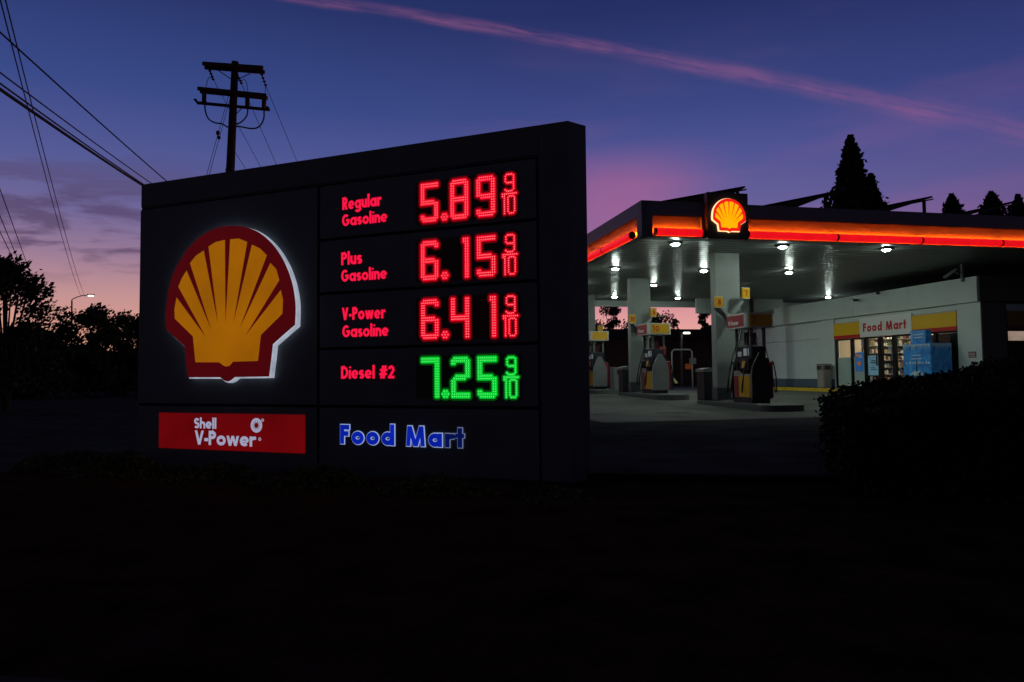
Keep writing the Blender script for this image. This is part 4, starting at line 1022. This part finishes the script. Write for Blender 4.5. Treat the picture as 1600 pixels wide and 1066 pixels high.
arm((311, 161), (420, 171.5), .10, .09)
for x_, y0_, y1_ in ((319, 143, 162), (386.5, 149, 168), (412.5, 152, 171)):
    MB().tube([rel(at(x_, y0_, PD-.16)), rel(at(x_, y1_, PD-.16))], .085, iron, 8).build('fuse', pole)
for p, q in (((341, 110), (360, 123)), ((391, 115), (372, 124)), ((360, 158), (359, 178)), ((377, 170), (368, 179))): MB().tube([rel(at(*p, PD-.1)), rel(at(*q, PD-.1))], .018, iron, 5).build('brace', pole)
def ins(x, y, x2, y2):
    mb = MB(); a = Vector(rel(at(x, y))); b = Vector(rel(at(x2, y2)))
    for k in range(4): c = a.lerp(b, k/3); mb.lathe([(.001, .05), (.055, .02), (.055, -.02), (.001, -.05)], tuple(c), iron, 8)
    mb.tube([tuple(a), tuple(b)], .02, iron, 5); return mb.build('insulator', pole)
ins(328, 111, 333, 124); ins(371, 118, 377, 130); ins(409, 117, 415, 133); ins(305, 156, 310, 162); ins(418, 168, 420, 172)
def curve(pts, r, nm, M=iron, n=5):
    P = [Vector(rel(at(*p))) for p in pts]; out = []
    for k in range(len(P)-1):
        p0, p1, p2, p3 = P[max(k-1, 0)], P[k], P[k+1], P[min(k+2, len(P)-1)]
        for j in range(6):
            t = j/6; out.append(.5*((2*p1)+(p2-p0)*t+(2*p0-5*p1+4*p2-p3)*t*t+(3*p1-p0-3*p2+p3)*t**3))
    out.append(P[-1]); return MB().tube([tuple(q) for q in out], r, M, 6).build(nm, pole)
curve([(320, 162), (321, 174), (326, 186), (336, 192), (346, 193.5), (356, 199)], .028, 'cable_loop'); curve([(412.5, 172), (412, 186), (405, 198), (393, 201), (375, 198), (368, 198)], .028, 'cable_loop')
curve([(387, 168), (386, 180), (378, 190), (368, 195)], .026, 'cable_loop'); curve([(333, 124), (326, 122), (322, 136)], .012, 'cable_loop'); curve([(376, 127), (384, 126), (388, 148)], .012, 'cable_loop'); curve([(415, 133), (414, 150)], .012, 'cable_loop')
# wires: each its own thing, from the pole or street spans
wirem = mat('wire_black', (.012, .012, .014), .6)
def wire(p, q, r, label, sag=0., nm='wire', cat='wire', grp='overhead wires', n=14):
    p, q = Vector(p), Vector(q); P = []
    for k in range(n+1):
        t = k/n; v = p.lerp(q, t); v.z -= sag*4*t*(1-t); P.append(tuple(v-p))
    mb = MB(); mb.tube(P, r, wirem, 6); o = mb.build(nm); o.location = p; return tag(o, label, cat, grp)
def ext(p, q, f0, f1): p, q = Vector(p), Vector(q); return p+(q-p)*f0, p+(q-p)*f1
for (x0_, y0_, x1_, y1_, lab) in ((333, 124, 408, 262, 'thin wire running from the left end of the top crossarm'), (377, 130, 432.5, 259, 'thin wire from beside the pole top, between the two others'), (415, 133, 463.5, 251, 'thin wire from the right end of the top crossarm')):
    a = at(x0_, y0_, PD); b = atY(x1_, y1_, PD*1.42); p, q = ext(a, b, 0, 3.2); q.z = a.z-.5; p, q2 = ext(a, b, 0, 1.5); wire(p, q2, .012, lab)
wire(at(366, 236), ext(at(366, 236), atY(385, 266, 33), 0, 1.6)[1], .012, 'short thin wire low on the right of the pole')
wire(at(368, 200), ext(at(368, 200), atY(352, 268, 24.), 0, 1)[1]*1.0, .008, 'thin cable down the back of the pole')
for k, (a_, b_) in enumerate((((357, 150), (322.5, 275)), ((360, 152), (326.5, 275)))):
    wire(at(*a_, PD+.1), ext(at(*a_, PD+.1), atY(*b_, 25), 0, 1.5)[1], .009, ['left one of the two guy wires below the crossarms', 'right one of the two guy wires below the crossarms'][k], grp='guy wires')
o = MB(); q_ = at(340.5, 208, 25.6); q2_ = at(341.5, 212, 25.6); o.lathe([(.001, .10), (.07, .05), (.07, -.05), (.001, -.10)], (0, 0, 0), iron, 8); o.lathe([(.001, .08), (.06, .04), (.06, -.04), (.001, -.08)], (.04, 0, -.17), iron, 8); o = o.build('guy_insulator'); o.location = q_; tag(o, 'pair of egg insulators on the guy wires left of the pole', 'insulator')
# spans leaving the pole direction to the left foreground
SP = [((0, 48), (262, 284), .018, 'uppermost black wire crossing the left sky down to the sign corner'), ((0, 111), (238, 287), .015, 'thin wire just above the thick cables on the left'), ((0, 128), (228, 290), .018, 'thinner cable riding on the thick cable at left'), ((0, 137), (224, 290), .034, 'thickest black cable in the left sky ending at the sign corner')]
for (a_, b_, r_, lab) in SP:
    p = atY(*a_, 13.); q = atY(*b_, 24.); p2, q2 = ext(p, q, -.25, 1.12); wire(p2, q2, r_, lab, sag=.05)
for (a_, b_, lab) in (((9, 0), (126, 460), 'left wire of the steep pair crossing the left sky'), ((17, 0), (132, 460), 'right wire of the steep pair crossing the left sky')):
    p = atZ(a_[0], a_[1], 9.); q = atY(b_[0], b_[1], 85.); p2, q2 = ext(p, q, -.2, 1.05); wire(p2, q2, .016, lab, sag=.9, n=24)
for (a_, b_, lab) in (((-4, 285), (42, 412), 'right one of the faint wires above the large leafy tree'), ((-4, 328), (34, 420), 'middle one of the faint wires above the large leafy tree'), ((-6, 350), (28, 420), 'lowest of the faint wires above the large leafy tree')):
    p = atY(*a_, 22.); q = atY(*b_, 40.); p2, q2 = ext(p, q, -.2, 1.3); wire(p2, q2, .016, lab)
# street lamp
LY = 50.; lb = atY(112, 560, LY)
o = empty('street_lamp', (lb.x, LY, -1.1), 0, 'street lamp with a curved arm above the left trees', 'street lamp'); b0 = Vector(o.location)
MB().tube([(0, 0, 0), rel(atY(112.3, 470, LY))], [.08, .05], alum, 8).build('post', o)
MB().tube([rel(atY(*p, LY)) for p in ((112.3, 474), (112.4, 468), (120, 464.5), (128, 462), (138, 461.5))], .032, alum, 6).build('arm', o)
hd_ = MB(); q = Vector(rel(atY(142, 462, LY))); hd_.box(tuple(q+Vector((0, 0, .07))), (.42, .24, .06), alum); hd_.build('head', o)
MB().box(tuple(q+Vector((0, 0, -.02))), (.34, .18, .09), emi('street_lamp_lens', (1., .93, .78), 2.5)).build('lens', o, bevel=.02)
